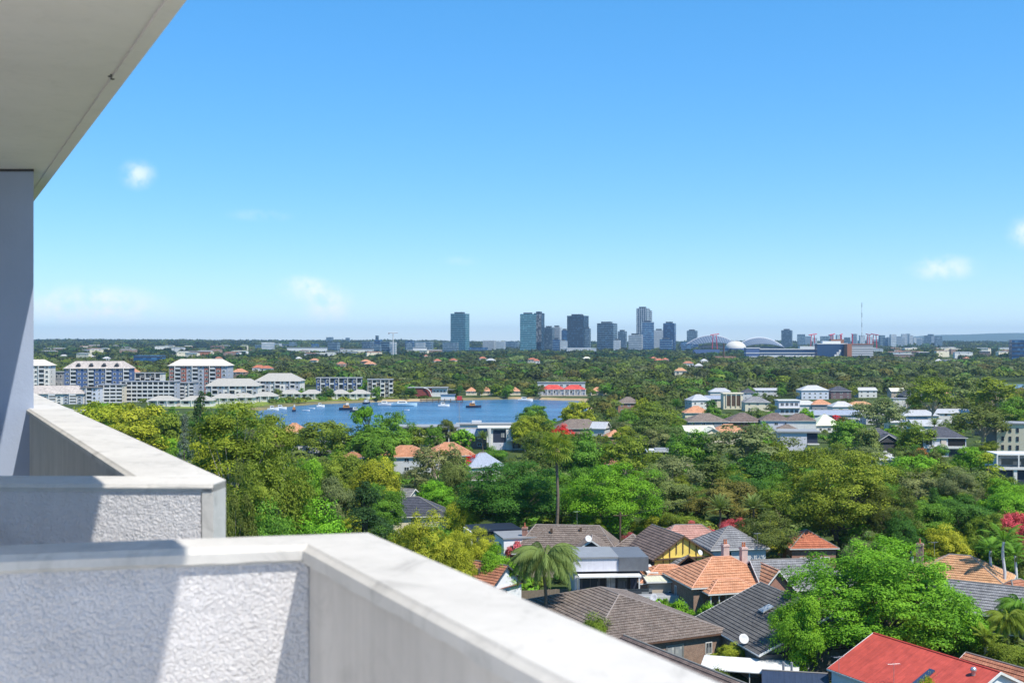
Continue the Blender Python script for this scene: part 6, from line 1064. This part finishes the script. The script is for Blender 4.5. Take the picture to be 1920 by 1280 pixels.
for k_ in edge:
    for px in (k_[0] - 3, k_[1] + 3, rs_.uniform(k_[0], k_[1])):
        if rs_.random() < .3: continue
        ty, col, _ = rs_.choices(TYPES, [t[2] for t in TYPES])[0]; dd = k_[4] - rs_.uniform(8, 16); x, y = at(px + rs_.uniform(-5, 5), dd); h = rs_.uniform(3.5, 7.5) if k_[0] < px < k_[1] else rs_.uniform(5, 10)
        if k_[0] < px < k_[1]: h = min(h, max(2, zat(k_[2] + (k_[3] - k_[2]) * .7, dd)))
        if float(pdist(np.array([x]), np.array([y]), bay)[0]) < 6 or not clear(x, y, 0, h, h, .6): continue
        tree_at(ty, x, y, tz(x, y), h, h * rs_.uniform(.8, 1.2) * (.4 if ty == 'column' else 1), col)
cnt = 0; tries = 0
while cnt < 230 and tries < 9000:
    tries += 1
    d = math.exp(rs_.uniform(math.log(150), math.log(620))); px = rs_.uniform(120, 1950); x, y = at(px, d)
    if float(pdist(np.array([x]), np.array([y]), bay)[0]) < 6: continue
    ty, col, _ = rs_.choices(TYPES, [t[2] for t in TYPES])[0]
    h = rs_.uniform(6, 12.5); w = h * rs_.uniform(.75, 1.15) * (.4 if ty == 'column' else 1)
    if any((x - a) ** 2 + (y - b) ** 2 < (.62 * (r + w / 2)) ** 2 for a, b, r in PLACED): continue
    p = proj(x, y, h * .6)
    if hidden(p[0], proj(x, y, h)[1]) or not clear(x, y, 0, w, h): continue
    tree_at(ty, x, y, tz(x, y), h, w, col); cnt += 1
# ---------------------------------------------------------------- undergrowth and woods nobody could count
rng = np.random.default_rng(8)
pts = []
for _ in range(3200):
    d = math.exp(rng.uniform(math.log(105), math.log(640))); px = rng.uniform(40, 1990); x, y = at(px, d)
    if float(pdist(np.array([x]), np.array([y]), bay)[0]) < 3: continue
    h = rng.uniform(1.5, 4.2); w = h * rng.uniform(1.0, 1.8)
    if hidden(px, proj(x, y, h)[1]) and (px < 40 or rng.uniform() < .4): continue
    if any(abs(fx - x) < fr + 1 and abs(fy - y) < fr * .9 + 1.5 for fx, fy, fr in FOOT) or not clear(x, y, 0, w, h, .45): continue
    c = LC[rng.choice(['olive', 'green', 'dkolive', 'sage', 'bright', 'dark', 'lime'], p=[.24, .24, .18, .14, .1, .06, .04])]; k = rng.uniform(.75, 1.15)
    pts.append((x, y, tz(x, y) - .2, w, h, c[0] * k, c[1] * k, c[2] * k))
mass('garden_shrubbery', 'low mixed garden shrubbery filling the yards between the houses', pts, 120, 'shrubbery')
print('shrubs', len(pts))
def wood(name, label, d0, d1, px0, px1, step, per, hr, cols, seed, stepy=None, dens=1.0, test=None, kk=1.0):
    rg = np.random.default_rng(seed); P_ = []; d = d0
    while d < d1:
        s = step * d; px = px0
        while px < px1:
            px += s / d * F * rg.uniform(.6, 1.4)
            dd = d * (1 + rg.uniform(-.5, .5) * (stepy or .03)); x, y = at(px, dd)
            if rg.uniform() > dens or (test and not test(px, dd)): continue
            if dd < 1230 and min(float(pdist(np.array([x]), np.array([y]), bay)[0]), float(pdist(np.array([x]), np.array([y]), river)[0])) < 5: continue
            z = tz(x, y); h = rg.uniform(*hr); w = max(h * rg.uniform(.8, 1.2), s * 1.5)
            if any(a - w * F / dd * .4 < px < b + w * F / dd * .4 and dist > dd - 4 and proj(x, y, z + h)[1] < c + (e - c) * .62 for a, b, c, e, dist in KEEP): continue
            if dd < 1300 and any(abs(fx - x) < fr + 3 and abs(fy - y) < fr + 3 for fx, fy, fr in FOOT): continue
            c = LC[rg.choice(cols)]; k = rg.uniform(.42, .85) * kk; P_.append((x, y, z - 1, w, h, c[0] * k, c[1] * k, c[2] * k))
        d *= 1 + (stepy or .03)
    print(name, len(P_)); return mass(name, label, P_, per, 'woodland', seed)
WC = ['olive', 'dkolive', 'green', 'dkolive', 'sage', 'dkolive', 'olive', 'grey', 'brown']
wood('hillside_trees', 'mixed trees packed on the slope between the hillside houses', 590, 1010, 1090, 2020, .0150, 300, (9, 16), WC, 11, .026)
wood('shore_trees', 'dense trees along the far shore of the bay', 880, 1100, -150, 1200, .0115, 200, (6, 12), WC, 12, .03, test=lambda px, d: not (d < 1000 and px < 700))
wood('bushland', 'broad belt of dark bushland beyond the bay and river', 1100, 2050, -150, 2080, .0130, 170, (11, 19), WC, 13, .034, kk=.9)
wood('far_woodland', 'distant tree covered plain reaching the horizon', 2050, 7200, -200, 2120, .0085, 40, (9, 17), ['dkolive', 'dark', 'dkolive', 'pine', 'olive'], 14, .035, kk=.72)
wood('park_shrubs', 'low hedges and shrubs along the foreshore park', 760, 850, 200, 790, .006, 60, (2, 5), ['olive', 'dkolive', 'lime', 'green'], 15, .014, .55)
# ---------------------------------------------------------------- say which one each unlabelled tree is
CW = {'bright': 'bright green', 'green': 'green', 'dark': 'dark green', 'olive': 'olive', 'dkolive': 'dark olive', 'lime': 'lime green', 'yellow': 'yellow', 'grey': 'grey green', 'sage': 'sage green', 'brown': 'olive brown', 'pine': 'dark', 'red': 'red', 'pink': 'pink', 'rust': 'rusty', 'spruce': 'grey', 'lawn': 'green'}
KW = {'broad': 'spreading tree', 'dense': 'leafy tree', 'gum': 'gum tree', 'gumtall': 'tall gum', 'umb': 'umbrella tree', 'bush': 'bushy tree', 'cone': 'pine', 'column': 'cypress', 'shrub': 'shrub'}
used = set()
def describe(base, p, dist):
    ls = sorted(LAND, key=lambda l: (l[0] - p[0]) ** 2 + (2.2 * (l[1] - p[1])) ** 2)[:9]
    for i in range(8):
        a = ls[i]
        for form in ('{b} {r} {a}', '{b} between {a} and {c}', '{b} standing between {a} and {c}'):
            r_ = 'in front of' if dist < a[3] - 8 else ('behind' if dist > a[3] + 8 else 'beside')
            lb = form.format(b=base, r=r_, a=a[2], c=ls[i + 1][2])
            if lb not in used and len(lb.split()) <= 16: used.add(lb); return lb
    return base + ' among the other trees'
for root, ty, col, p, w, h in TODO: root['label'] = describe(('tall ' if h > 10.8 else 'small ' if h < 7.5 else '') + CW[col] + ' ' + KW[ty], p, root.location.y); root['group'] = 'trees in the suburban gardens'
for r_, px, py in COMM: r_['label'] = describe('small distant commercial block', (px, py), r_.location.y)
for r_, px, py, rm in FAR:
    cw = 'grey roofed' if rm is S_GRY else 'cream roofed' if rm is S_CRM else 'rust roofed' if rm is T_RUST else 'red roofed' if rm in (T_RED,) else 'orange roofed' if rm in (T_OR, T_TAN) else 'white roofed'
    r_['label'] = describe('small far ' + cw + ' house', (px, py), r_.location.y); r_['group'] = 'far houses in the bushland'
HAZE = 5.2e-5
# ---------------------------------------------------------------- air
hz = MB().box(-15500, 15500, -400, 20400, -7.5, 345)
m = bpy.data.materials.new('air'); m.use_nodes = True; n = m.node_tree; n.nodes.clear()
v = n.nodes.new('ShaderNodeVolumePrincipled'); v.inputs['Color'].default_value = (.5, .74, 1, 1); v.inputs['Density'].default_value = HAZE; v.inputs['Anisotropy'].default_value = .25
o_ = n.nodes.new('ShaderNodeOutputMaterial'); n.links.new(v.outputs[0], o_.inputs['Volume'])
kind(tag(hz.part('haze', m), 'thin blue summer haze over the whole view', 'haze'), 'stuff')

print('TRIS', sum(sum(len(p.vertices) - 2 for p in me.polygons) for me in bpy.data.meshes) if False else sum(len(me.loops) - 2 * len(me.polygons) for me in bpy.data.meshes))
